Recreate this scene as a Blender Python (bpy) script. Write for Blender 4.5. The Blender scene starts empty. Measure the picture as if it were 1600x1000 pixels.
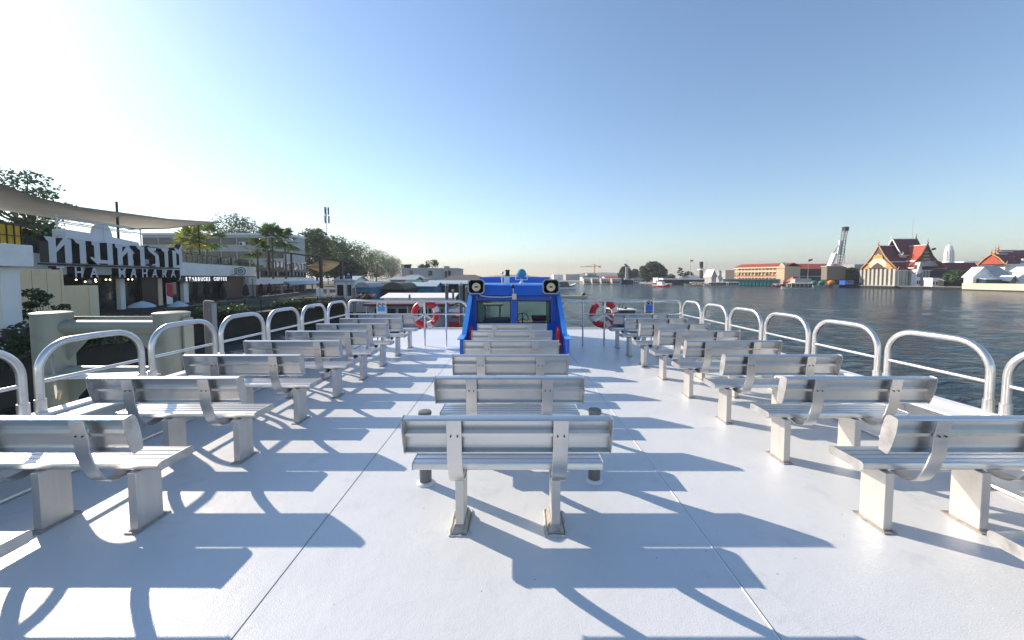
import bpy, bmesh, math, random
from mathutils import Vector, Matrix, noise
R = math.radians
SC = bpy.context.scene
COL = SC.collection
rnd = random.Random(7)

# ---------------------------------------------------------------- camera numbers
F, CX, CY, PITCH, EYE = 590.0, 804.0, 464.6, R(3.0), 1.72
SP, CP = math.sin(PITCH), math.cos(PITCH)

def at(px, py, Y):
    m = (CY - py) / F
    dz = Y * (m * CP - SP) / (CP + m * SP)
    d = Y * CP - dz * SP
    return Vector(((px - CX) / F * d, Y, EYE + dz))

def zat(py, Y):
    return at(CX, py, Y).z

# the near (left) bank runs along e; w is the distance from the camera across it
BE = Vector((-0.2373, 0.9714, 0)); BN = Vector((-0.9714, -0.2373, 0))
def bank(px, w):
    k = (px - CX) / F
    Y = w / (-k * 0.9714 - 0.2373)
    return Vector((k * Y, Y, 0))
def bk(s, w):                       # bank coordinates: s along, w across
    return BE * s + BN * w
def bs(px, w):
    return bank(px, w).dot(BE)
BROT = math.atan2(BE.y, BE.x)       # rotation that turns +x into BE

# ---------------------------------------------------------------- object helpers
def tag(o, label=None, cat=None, group=None, kind=None):
    if label: o['label'] = label
    if cat: o['category'] = cat
    if group: o['group'] = group
    if kind: o['kind'] = kind
    return o

def thing(name, label, cat, loc=(0, 0, 0), rz=0.0, group=None):
    o = bpy.data.objects.new(name, None); COL.objects.link(o)
    o.location = loc; o.rotation_euler = (0, 0, rz); o.empty_display_size = 0.2
    return tag(o, label, cat, group)

KIDS = {}
WZ = -3.30                          # water level; the deck is z = 0
class MB:
    """collects shapes, then links them as one mesh object"""
    def __init__(s): s.v = []; s.f = []; s.m = []; s.mi = 0
    def add(s, vs, fs):
        n = len(s.v); s.v += [tuple(v) for v in vs]
        for f in fs: s.f.append([n + i for i in f]); s.m.append(s.mi)
        return s
    def box(s, x0, x1, y0, y1, z0, z1):
        return s.add([(x0,y0,z0),(x1,y0,z0),(x1,y1,z0),(x0,y1,z0),(x0,y0,z1),(x1,y0,z1),(x1,y1,z1),(x0,y1,z1)],
                     [(0,3,2,1),(4,5,6,7),(0,1,5,4),(1,2,6,5),(2,3,7,6),(3,0,4,7)])
    def cbox(s, c, sx, sy, sz): return s.box(c[0]-sx/2,c[0]+sx/2,c[1]-sy/2,c[1]+sy/2,c[2]-sz/2,c[2]+sz/2)
    def bar(s, a, b, w, h, up=(0,0,1)):
        a, b = Vector(a), Vector(b); d = (b-a).normalized(); u = Vector(up)
        if abs(d.dot(u)) > .98: u = Vector((1,0,0))
        r = d.cross(u).normalized(); u = r.cross(d).normalized()
        P = []
        for p in (a, b):
            for i, j in ((-1,-1),(1,-1),(1,1),(-1,1)): P.append(p + r*(i*w/2) + u*(j*h/2))
        return s.add(P, [(0,1,2,3),(7,6,5,4),(0,4,5,1),(1,5,6,2),(2,6,7,3),(3,7,4,0)])
    def tube(s, pts, rad, n=8, cap=True, closed=False):
        pts = [Vector(p) for p in pts]; N = len(pts)
        rr = rad if isinstance(rad, (list, tuple)) else [rad]*N
        rings = []; prev = None
        for i, p in enumerate(pts):
            if closed: t = (pts[(i+1)%N]-pts[i-1]).normalized()
            else: t = (pts[min(i+1,N-1)]-pts[max(i-1,0)]).normalized()
            if prev is None:
                u = Vector((0,0,1)) if abs(t.z) < .9 else Vector((1,0,0))
                u = (u - t*u.dot(t)).normalized()
            else:
                u = prev - t*prev.dot(t)
                u = u.normalized() if u.length > 1e-6 else Vector((1,0,0))
            prev = u; w = t.cross(u)
            rings.append([p + (u*math.cos(2*math.pi*k/n) + w*math.sin(2*math.pi*k/n))*rr[i] for k in range(n)])
        vs = [v for r_ in rings for v in r_]; fs = []
        for i in range(N if closed else N-1):
            a, b = i*n, ((i+1)%N)*n
            for k in range(n): fs.append((a+k, a+(k+1)%n, b+(k+1)%n, b+k))
        if cap and not closed: fs += [tuple(range(n))[::-1], tuple(range((N-1)*n, N*n))]
        return s.add(vs, fs)
    def lathe(s, prof, c=(0,0,0), n=16, cap=True):
        vs = []; fs = []
        for r_, z in prof:
            for k in range(n): vs.append((c[0]+r_*math.cos(2*math.pi*k/n), c[1]+r_*math.sin(2*math.pi*k/n), c[2]+z))
        for i in range(len(prof)-1):
            for k in range(n): fs.append((i*n+k, i*n+(k+1)%n, (i+1)*n+(k+1)%n, (i+1)*n+k))
        if cap: fs += [tuple(range(n))[::-1], tuple(range((len(prof)-1)*n, len(prof)*n))]
        return s.add(vs, fs)
    def prism(s, poly, a, b, plane='yz'):
        """extrude a polygon given in a plane between a and b along the third axis"""
        def P(u, v, t):
            return {'yz': (t,u,v), 'xz': (u,t,v), 'xy': (u,v,t)}[plane]
        n = len(poly)
        vs = [P(u,v,a) for u,v in poly] + [P(u,v,b) for u,v in poly]
        fs = [tuple(range(n))[::-1], tuple(range(n,2*n))] + [(i,(i+1)%n,n+(i+1)%n,n+i) for i in range(n)]
        return s.add(vs, fs)
    def quad(s, a, b, c, d): return s.add([a,b,c,d], [(0,1,2,3)])
    def slab(s, a, b, c, d, t):
        """a quad given thickness t downwards along its normal"""
        a,b,c,d = map(Vector,(a,b,c,d)); n = (b-a).cross(d-a).normalized()*t
        return s.add([a,b,c,d,a-n,b-n,c-n,d-n], [(0,1,2,3),(7,6,5,4),(0,4,5,1),(1,5,6,2),(2,6,7,3),(3,7,4,0)])
    def ball(s, c, r_, n=10, sc=(1,1,1)):
        vs = []; fs = []; m = max(4, n//2)
        for i in range(m+1):
            th = math.pi*i/m
            for k in range(n):
                vs.append((c[0]+r_*sc[0]*math.sin(th)*math.cos(2*math.pi*k/n), c[1]+r_*sc[1]*math.sin(th)*math.sin(2*math.pi*k/n), c[2]+r_*sc[2]*math.cos(th)))
        for i in range(m):
            for k in range(n): fs.append((i*n+k, (i+1)*n+k, (i+1)*n+(k+1)%n, i*n+(k+1)%n))
        return s.add(vs, fs)
    def build(s, name, mat, parent=None, bevel=0.0, smooth=None, loc=None, rz=None, fix=True):
        me = bpy.data.meshes.new(name); me.from_pydata(s.v, [], s.f)
        mats = mat if isinstance(mat, (list, tuple)) else [mat]
        for m_ in mats: me.materials.append(m_)
        if len(mats) > 1: me.polygons.foreach_set('material_index', s.m)
        if fix:
            bm = bmesh.new(); bm.from_mesh(me); bmesh.ops.recalc_face_normals(bm, faces=bm.faces); bm.to_mesh(me); bm.free()
        if smooth is not None:
            me.shade_smooth(); me.set_sharp_from_angle(angle=R(smooth))
        me.update()
        return put(name, me, parent, bevel, loc, rz)

def put(name, me, parent=None, bevel=0.0, loc=None, rz=None):
    o = bpy.data.objects.new(name, me); COL.objects.link(o)
    if loc is not None: o.location = loc
    if rz is not None: o.rotation_euler = (0,0,rz)
    if parent is not None:
        o.parent = parent; KIDS.setdefault(parent.name, []).append(o)
    if bevel:
        b = o.modifiers.new('bevel', 'BEVEL'); b.width = bevel; b.segments = 2; b.limit_method = 'ANGLE'; b.angle_limit = R(40)
        b.harden_normals = False
    return o

def dup(o, parent=None):
    c = o.copy(); COL.objects.link(c)
    if parent is not None: c.parent = parent
    for ch in KIDS.get(o.name, []): 
        d = dup(ch, c); KIDS.setdefault(c.name, []).append(d)
    return c

def text_mesh(name, body, size, extrude, mat, parent, M, offset=0.0, space=1.0, align='LEFT', bevel=0):
    cu = bpy.data.curves.new(name+'_curve', 'FONT'); cu.body = body; cu.size = size; cu.extrude = extrude; cu.offset = offset
    cu.space_character = space; cu.align_x = align; cu.resolution_u = 3
    ob = bpy.data.objects.new(name+'_tmp', cu); COL.objects.link(ob)
    dg = bpy.context.evaluated_depsgraph_get(); dg.update()
    me = bpy.data.meshes.new_from_object(ob.evaluated_get(dg)); me.name = name
    bpy.data.objects.remove(ob); me.transform(M); me.materials.clear(); 
    for m_ in (mat if isinstance(mat,(list,tuple)) else [mat]): me.materials.append(m_)
    return put(name, me, parent)

def textM(origin, right, up=(0,0,1)):
    r = Vector(right).normalized(); u = Vector(up).normalized(); n = r.cross(u)
    M = Matrix((r, u, n)).transposed().to_4x4(); M.translation = Vector(origin)
    return M

# ---------------------------------------------------------------- materials
def new_mat(name):
    m = bpy.data.materials.new(name); m.use_nodes = True
    nt = m.node_tree; return m, nt, nt.nodes['Principled BSDF']
def mat(name, col, rough=.6, metal=0.0, var=.12, scale=3.0, bump=0.0, bscale=40.0, stretch=(1,1,1), dirt=None, dirt_amt=.5, dirt_scale=2.0, spec=.5, coat=0.0, rvar=.1):
    m, nt, b = new_mat(name); N = nt.nodes; L = nt.links
    tc = N.new('ShaderNodeTexCoord'); mp = N.new('ShaderNodeMapping'); mp.inputs['Scale'].default_value = stretch
    oi = N.new('ShaderNodeObjectInfo'); ad = N.new('ShaderNodeVectorMath'); ad.operation = 'ADD'
    sc_ = N.new('ShaderNodeVectorMath'); sc_.operation = 'SCALE'; sc_.inputs[0].default_value = (17, 31, 23)
    L.new(oi.outputs['Random'], sc_.inputs['Scale'])
    L.new(tc.outputs['Object'], ad.inputs[0]); L.new(sc_.outputs[0], ad.inputs[1]); L.new(ad.outputs[0], mp.inputs['Vector'])
    nz = N.new('ShaderNodeTexNoise'); nz.inputs['Scale'].default_value = scale; nz.inputs['Detail'].default_value = 6; nz.inputs['Roughness'].default_value = .62
    L.new(mp.outputs[0], nz.inputs['Vector'])
    rp = N.new('ShaderNodeValToRGB'); rp.color_ramp.elements[0].position = .3; rp.color_ramp.elements[1].position = .72
    c = Vector(col)
    rp.color_ramp.elements[0].color = (*(c*(1-var)), 1); rp.color_ramp.elements[1].color = (*[min(1, x*(1+var)) for x in c], 1)
    L.new(nz.outputs['Fac'], rp.inputs['Fac']); out = rp.outputs['Color']
    if dirt is not None:
        n2 = N.new('ShaderNodeTexNoise'); n2.inputs['Scale'].default_value = dirt_scale; n2.inputs['Detail'].default_value = 9; n2.inputs['Roughness'].default_value = .7
        L.new(ad.outputs[0], n2.inputs['Vector'])
        r2 = N.new('ShaderNodeValToRGB'); r2.color_ramp.elements[0].position = .52; r2.color_ramp.elements[1].position = .75
        r2.color_ramp.elements[0].color = (0,0,0,1); r2.color_ramp.elements[1].color = (dirt_amt,)*3 + (1,)
        L.new(n2.outputs['Fac'], r2.inputs['Fac'])
        mx = N.new('ShaderNodeMix'); mx.data_type = 'RGBA'; L.new(r2.outputs['Color'], mx.inputs['Factor']); L.new(out, mx.inputs['A']); mx.inputs['B'].default_value = (*dirt, 1)
        out = mx.outputs['Result']
    L.new(out, b.inputs['Base Color'])
    if rvar:
        mr = N.new('ShaderNodeMapRange'); mr.inputs['To Min'].default_value = max(.02, rough-rvar); mr.inputs['To Max'].default_value = min(1, rough+rvar)
        L.new(nz.outputs['Fac'], mr.inputs['Value']); L.new(mr.outputs[0], b.inputs['Roughness'])
    else: b.inputs['Roughness'].default_value = rough
    b.inputs['Metallic'].default_value = metal; b.inputs['Specular IOR Level'].default_value = spec
    if coat: b.inputs['Coat Weight'].default_value = coat; b.inputs['Coat Roughness'].default_value = .1
    if bump:
        n3 = N.new('ShaderNodeTexNoise'); n3.inputs['Scale'].default_value = bscale; n3.inputs['Detail'].default_value = 3
        L.new(mp.outputs[0], n3.inputs['Vector'])
        bp = N.new('ShaderNodeBump'); bp.inputs['Strength'].default_value = bump; bp.inputs['Distance'].default_value = .01
        L.new(n3.outputs['Fac'], bp.inputs['Height']); L.new(bp.outputs[0], b.inputs['Normal'])
    return m

def leaf_mat(name, c1, c2, trans=.34):
    m, nt, b = new_mat(name); N = nt.nodes; L = nt.links
    tc = N.new('ShaderNodeTexCoord'); nz = N.new('ShaderNodeTexNoise'); nz.inputs['Scale'].default_value = .9; nz.inputs['Detail'].default_value = 5
    L.new(tc.outputs['Object'], nz.inputs['Vector'])
    rp = N.new('ShaderNodeValToRGB'); rp.color_ramp.elements[0].position = .35; rp.color_ramp.elements[1].position = .68
    rp.color_ramp.elements[0].color = (*c1,1); rp.color_ramp.elements[1].color = (*c2,1)
    L.new(nz.outputs['Fac'], rp.inputs['Fac']); L.new(rp.outputs['Color'], b.inputs['Base Color'])
    b.inputs['Roughness'].default_value = .55
    tr = N.new('ShaderNodeBsdfTranslucent'); L.new(rp.outputs['Color'], tr.inputs['Color'])
    mx = N.new('ShaderNodeMixShader'); mx.inputs[0].default_value = trans
    L.new(b.outputs[0], mx.inputs[1]); L.new(tr.outputs[0], mx.inputs[2])
    L.new(mx.outputs[0], N['Material Output'].inputs['Surface'])
    return m

def glass_mat(name, tint, rough=.03, alpha=.35):
    m, nt, b = new_mat(name); N = nt.nodes; L = nt.links
    b.inputs['Base Color'].default_value = (*tint,1); b.inputs['Roughness'].default_value = rough; b.inputs['Specular IOR Level'].default_value = .6
    tp = N.new('ShaderNodeBsdfTransparent'); tp.inputs['Color'].default_value = (.85,.92,.9,1)
    mx = N.new('ShaderNodeMixShader'); mx.inputs[0].default_value = alpha
    L.new(tp.outputs[0], mx.inputs[1]); L.new(b.outputs[0], mx.inputs[2]); L.new(mx.outputs[0], N['Material Output'].inputs['Surface'])
    return m
def emit_mat(name, col, s):
    m, nt, b = new_mat(name); b.inputs['Base Color'].default_value = (*col,1); b.inputs['Emission Color'].default_value = (*col,1); b.inputs['Emission Strength'].default_value = s
    return m

M = {}
M['alu'] = mat('brushed_aluminium', (.68,.675,.665), .33, 1.0, .05, 4, .012, 50, (.12,4,4), dirt=(.42,.41,.39), dirt_amt=.3, dirt_scale=6, rvar=.03)
M['alu_cap'] = mat('dull_aluminium', (.55,.55,.54), .5, .8, .15, 9, .15, 80, dirt=(.22,.21,.19), dirt_amt=.6, dirt_scale=12)
M['alu_leg'] = mat('leg_aluminium', (.62,.605,.58), .48, .75, .07, 4, .05, 40, (4,4,.2), dirt=(.45,.42,.38), dirt_amt=.4, dirt_scale=5)
M['bolt'] = mat('dark_bolt', (.06,.06,.06), .4, .8)
M['grime'] = mat('grimy_plate', (.40,.38,.35), .65, .3, .3, 20, .4, 60, dirt=(.09,.075,.06), dirt_amt=.7, dirt_scale=18)
M['sealant'] = mat('grey_sealant', (.5,.49,.46), .7, 0, .25, 14, .5, 50)
M['rail'] = mat('rail_tube_metal', (.74,.73,.72), .34, .88, .06, 6, .015, 25, dirt=(.45,.42,.4), dirt_amt=.45, dirt_scale=9)
M['white'] = mat('white_paint', (.74,.75,.76), .4, 0, .04, 2, .1, 30, dirt=(.45,.42,.37), dirt_amt=.3, dirt_scale=3)
M['white_far'] = mat('white_render', (.88,.88,.86), .7, 0, .07, .5, dirt=(.5,.47,.42), dirt_amt=.4, dirt_scale=.35)
M['pale_far'] = mat('pale_grey_render', (.50,.50,.50), .75, 0, .08, .4, dirt=(.36,.35,.34), dirt_amt=.5, dirt_scale=.3)
M['grey_far'] = mat('grey_concrete', (.42,.42,.41), .8, 0, .12, .6, dirt=(.25,.24,.22), dirt_amt=.5, dirt_scale=.5)
M['concrete'] = mat('quay_concrete', (.26,.25,.23), .85, 0, .2, 1.2, .3, 15, dirt=(.08,.08,.06), dirt_amt=.7, dirt_scale=.8)
M['cream'] = mat('cream_wall', (.86,.69,.42), .7, 0, .06, .6, .05, 20, dirt=(.5,.4,.26), dirt_amt=.4, dirt_scale=.7)
M['cream2'] = mat('pale_cream_wall', (.80,.68,.46), .7, 0, .06, .6)
M['yellowwall'] = mat('yellow_render', (.66,.52,.34), .7, 0, .06, .4, dirt=(.5,.36,.2), dirt_amt=.35, dirt_scale=.4)
M['dark'] = mat('dark_metal', (.035,.036,.038), .5, .3, .2)
M['black'] = mat('black_paint', (.015,.015,.016), .4, 0, .2)
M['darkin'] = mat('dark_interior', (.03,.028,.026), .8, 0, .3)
M['glassdark'] = mat('tinted_shop_glass', (.035,.045,.045), .06, 0, .4, .8, spec=.8, rvar=.02)
M['wood'] = mat('wood_cladding', (.16,.09,.06), .6, 0, .25, 2, .2, 20, (1,1,6))
M['timber'] = mat('weathered_timber', (.24,.20,.16), .85, 0, .35, 4, .6, 20, (6,6,.5))
M['brown_post'] = mat('brown_post_paint', (.07,.045,.04), .5, .1, .15)
M['blue'] = mat('blue_paint', (.012,.125,.62), .3, 0, .10, 1.5, .08, 12, dirt=(.10,.12,.22), dirt_amt=.5, dirt_scale=7, coat=.2)
M['blue2'] = mat('light_blue_paint', (.06,.31,.85), .32, 0, .08, 2, .08, 12, coat=.2)  # lit tone of the blue on wheelhouse capping and roof; notice band's own colour
M['navy'] = mat('navy_paint', (.008,.013,.04), .4, 0, .2, 1)
M['red'] = mat('red_plastic', (.55,.015,.02), .4, 0, .08, 5)
M['redfab'] = mat('red_fabric', (.52,.03,.035), .75, 0, .15, 8, .3, 40)
M['webbing'] = mat('white_webbing', (.68,.67,.64), .75, 0, .08, 12)
M['pile'] = mat('pale_green_grey_paint', (.25,.275,.235), .45, 0, .07, 1.4, .12, 18, (3,3,.3), dirt=(.15,.15,.11), dirt_amt=.6, dirt_scale=2.2)
M['pipe_grey'] = mat('grey_pvc', (.16,.16,.165), .5, 0, .12, 6)
M['canvas'] = leaf_mat('shade_sail_fabric', (.60,.58,.52), (.66,.64,.58), .35)
M['canvas2'] = leaf_mat('cream_sail_fabric', (.70,.60,.44), (.76,.66,.5), .4)
M['rooft'] = mat('red_roof_tiles', (.44,.075,.035), .7, 0, .16, .8, .3, 6, dirt=(.2,.04,.03), dirt_amt=.4, dirt_scale=.6)
M['roofm'] = mat('maroon_roof_tiles', (.14,.032,.038), .7, 0, .16, .8, .3, 6)
M['roofbrown'] = mat('brown_roof_sheet', (.13,.10,.09), .75, 0, .15, .7)
M['roofgrey'] = mat('grey_roof_sheet', (.36,.38,.40), .55, .2, .12, .8, dirt=(.25,.2,.16), dirt_amt=.5, dirt_scale=.6)
M['roofpale'] = mat('pale_blue_roof_sheet', (.42,.52,.57), .5, .1, .1, .8, dirt=(.3,.3,.28), dirt_amt=.4, dirt_scale=.7)
M['greencloth'] = mat('green_tarpaulin', (.02,.22,.16), .6, 0, .35, 1.1, .6, 5)
M['gold'] = mat('gilded_trim', (.52,.28,.08), .5, .3, .2, 2)
M['stone'] = mat('grey_white_stone', (.52,.50,.45), .8, 0, .1, .7, dirt=(.33,.3,.26), dirt_amt=.4, dirt_scale=.6)
M['orange'] = mat('orange_paint', (.75,.26,.02), .5, 0, .1, 2)
M['yellow'] = mat('yellow_sheet', (.72,.42,.02), .6, 0, .12, 2)
M['bark'] = mat('tree_bark', (.10,.08,.06), .9, 0, .3, 6, .5, 20, (3,3,.5))
M['palmtrunk'] = mat('palm_trunk', (.15,.12,.09), .9, 0, .3, 6, .5, 12, (1,1,5))
M['skin'] = mat('skin', (.32,.19,.13), .6, 0, .05)
M['hair'] = mat('dark_hair', (.015,.012,.01), .6)
M['cloth_w'] = mat('pale_shirt', (.6,.63,.68), .8)
M['cloth_d'] = mat('dark_clothes', (.04,.05,.07), .8)
M['cloth_b'] = mat('blue_shirt', (.12,.25,.5), .8)
M['rope'] = mat('pale_rope', (.45,.40,.32), .9, 0, .2, 20)
M['umb'] = mat('dark_green_canvas', (.012,.035,.032), .8)
M['umb2'] = mat('maroon_canvas', (.05,.015,.018), .8)
M['curtain'] = mat('pale_green_curtain', (.45,.55,.47), .8, 0, .12, 4, stretch=(8,8,.3))
M['purple'] = mat('grey_purple_vinyl', (.24,.22,.30), .5)
M['teal_wall'] = mat('blue_painted_wall', (.05,.20,.33), .7, 0, .4, .9)
M['glass'] = glass_mat('clear_window_glass', (.05,.06,.06), .02, .07)
M['glassrail'] = glass_mat('balustrade_glass', (.06,.10,.10), .04, .5)
M['lamp'] = emit_mat('warm_lamp', (1,.78,.45), 6)
M['leaf_dark'] = leaf_mat('leaf_dark', (.028,.062,.026), (.085,.145,.055))
M['leaf_mid'] = leaf_mat('leaf_mid', (.05,.10,.032), (.11,.185,.06))
M['leaf_light'] = leaf_mat('leaf_light', (.06,.12,.025), (.16,.22,.05), .45)
M['leaf_palm'] = leaf_mat('leaf_palm', (.045,.10,.02), (.15,.21,.035), .45)
M['leaf_yellow'] = leaf_mat('leaf_yellow', (.10,.15,.02), (.30,.30,.04), .5)
M['leaf_brown'] = leaf_mat('leaf_olive', (.05,.06,.025), (.13,.13,.06))
M['flower_o'] = leaf_mat('orange_petals', (.75,.16,.03), (.8,.42,.1))
M['flower_p'] = leaf_mat('pink_petals', (.12,.03,.08), (.16,.09,.14))
# ================================================================ the ferry's upper deck
def deck_material():
    m, nt, b = new_mat('white_non_slip_deck_paint'); N = nt.nodes; L = nt.links
    tc = N.new('ShaderNodeTexCoord')
    def nz(s, d=6, r=.6):
        n = N.new('ShaderNodeTexNoise'); n.inputs['Scale'].default_value = s; n.inputs['Detail'].default_value = d; n.inputs['Roughness'].default_value = r
        L.new(tc.outputs['Object'], n.inputs['Vector']); return n
    def ramp(src, p0, p1, c0, c1):
        r = N.new('ShaderNodeValToRGB'); r.color_ramp.elements[0].position = p0; r.color_ramp.elements[1].position = p1
        r.color_ramp.elements[0].color = (*c0,1); r.color_ramp.elements[1].color = (*c1,1); L.new(src, r.inputs['Fac']); return r.outputs['Color']
    def mix(f, a, bb):
        x = N.new('ShaderNodeMix'); x.data_type = 'RGBA'; L.new(f, x.inputs['Factor'])
        if isinstance(a, tuple): x.inputs['A'].default_value = (*a,1)
        else: L.new(a, x.inputs['A'])
        if isinstance(bb, tuple): x.inputs['B'].default_value = (*bb,1)
        else: L.new(bb, x.inputs['B'])
        return x.outputs['Result']
    base = ramp(nz(.7, 8, .65).outputs['Fac'], .3, .7, (.605,.645,.67), (.69,.72,.735))
    stain = ramp(nz(2.3, 10, .72).outputs['Fac'], .56, .74, (0,0,0), (.6,.6,.6))
    c = mix(stain, base, (.42,.46,.48))
    rust = ramp(nz(1.35, 12, .78).outputs['Fac'], .66, .80, (0,0,0), (.5,.5,.5))
    c = mix(rust, c, (.40,.33,.25))
    # fine grit showing through worn paint, in patches
    patch = nz(1.1, 5).outputs['Fac']; grit = nz(95, 3, .7).outputs['Fac']
    mul = N.new('ShaderNodeMath'); mul.operation = 'MULTIPLY'
    L.new(ramp(patch, .48, .66, (0,0,0), (1,1,1)), mul.inputs[0]); L.new(ramp(grit, .60, .70, (0,0,0), (.5,.5,.5)), mul.inputs[1])
    c = mix(mul.outputs[0], c, (.30,.29,.28))
    # long faint scuffs dragged along the deck
    mp2 = N.new('ShaderNodeMapping'); mp2.inputs['Scale'].default_value = (9,1.1,1); mp2.inputs['Rotation'].default_value = (0,0,.5); L.new(tc.outputs['Object'], mp2.inputs['Vector'])
    sc2 = N.new('ShaderNodeTexNoise'); sc2.inputs['Scale'].default_value = 1.6; sc2.inputs['Detail'].default_value = 8; sc2.inputs['Roughness'].default_value = .7; L.new(mp2.outputs[0], sc2.inputs['Vector'])
    c = mix(ramp(sc2.outputs['Fac'], .64, .72, (0,0,0), (.22,.22,.22)), c, (.33,.34,.34))
    # rare dark specks
    vo = N.new('ShaderNodeTexVoronoi'); vo.inputs['Scale'].default_value = 7.5; vo.inputs['Randomness'].default_value = 1
    L.new(tc.outputs['Object'], vo.inputs['Vector'])
    c = mix(ramp(vo.outputs['Distance'], .024, .04, (.85,.85,.85), (0,0,0)), c, (.07,.06,.06))
    L.new(c, b.inputs['Base Color'])
    rr = N.new('ShaderNodeMapRange'); rr.inputs['To Min'].default_value = .26; rr.inputs['To Max'].default_value = .5
    L.new(nz(1.7, 6).outputs['Fac'], rr.inputs['Value']); L.new(rr.outputs[0], b.inputs['Roughness'])
    ba = N.new('ShaderNodeMath'); ba.operation = 'MULTIPLY_ADD'
    L.new(nz(120, 2, .6).outputs['Fac'], ba.inputs[0]); ba.inputs[1].default_value = .35
    L.new(nz(4.5, 3).outputs['Fac'], ba.inputs[2])
    bp = N.new('ShaderNodeBump'); bp.inputs['Strength'].default_value = .42; bp.inputs['Distance'].default_value = .012
    L.new(ba.outputs[0], bp.inputs['Height']); L.new(bp.outputs[0], b.inputs['Normal'])
    return m
M['deck'] = deck_material()

RX = 4.30                          # distance of the rails from the centre line
outline = [(-4.35,-6),(4.35,-6),(4.35,9.9),(3.9,11.0),(3.1,12.6),(-3.1,12.6),(-3.9,11.0),(-4.35,9.9)]
d_ = MB().prism(outline, -.12, 0, 'xy').build('deck', M['deck']); tag(d_, kind='structure')
d_['label'] = 'white painted upper deck of the ferry'
hull_ = MB().prism([(x*.97, y if y > 0 else -5.8) if y < 12 else (x*.9, 12.3) for x, y in outline], -4.2, -.14, 'xy').build('hull', M['white']); tag(hull_, kind='structure')
MB().box(-1.350,-1.3465,-5.9,12.5,.001,.0025).build('weld_seam', mat('seam_sealer', (.16,.16,.16), .7), d_)
sm_ = MB().prism([(1.256,.0),(1.259,.004),(1.264,.004),(1.267,.0)], -5.9, 12.5, 'xz').build('weld_seam', M['white'], d_)
MB().box(1.2675,1.2695,-5.9,12.5,.001,.002).build('weld_seam', mat('seam_sealer', (.2,.2,.2), .7), d_)
MB().box(-3.1,3.1,12.54,12.6,.001,.05).build('edge_strip', M['rail'], d_)

for sgn, side in ((-1,'left'),(1,'right')):
    t = thing('bulwark', f'white steel bulwark ledge along the {side} edge of the deck, carrying the tube rails', 'bulwark', (0,0,0))
    def bx(x0,x1,y0,y1,z0,z1,name,m,bev=.004):
        a, b = sorted((sgn*x0, sgn*x1)); return MB().box(a,b,y0,y1,z0,z1).build(name, m, t, bev)
    bx(4.31,4.35,-5.9,9.75,.003,.50,'side_plate',M['white'])
    bx(3.96,4.308,-5.9,9.75,.455,.475,'ledge',M['white'])
    bx(4.20,4.308,-5.9,9.75,.478,.505,'lip',M['white'])
    y = -1.2
    while y < 9.6:
        p = [(4.306,.06),(4.306,.452),(4.0,.452),(4.0,.40)]
        MB().prism([(sgn*u,v) for u,v in p], y, y+.012, 'xz').build('bracket', M['white'], t)
        y += 1.06
    MB().tube([(sgn*3.9,-5.8,.022),(sgn*3.9,9.6,.022)], .02, 8).build('drain_pipe', M['rail'], t, smooth=40)

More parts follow.
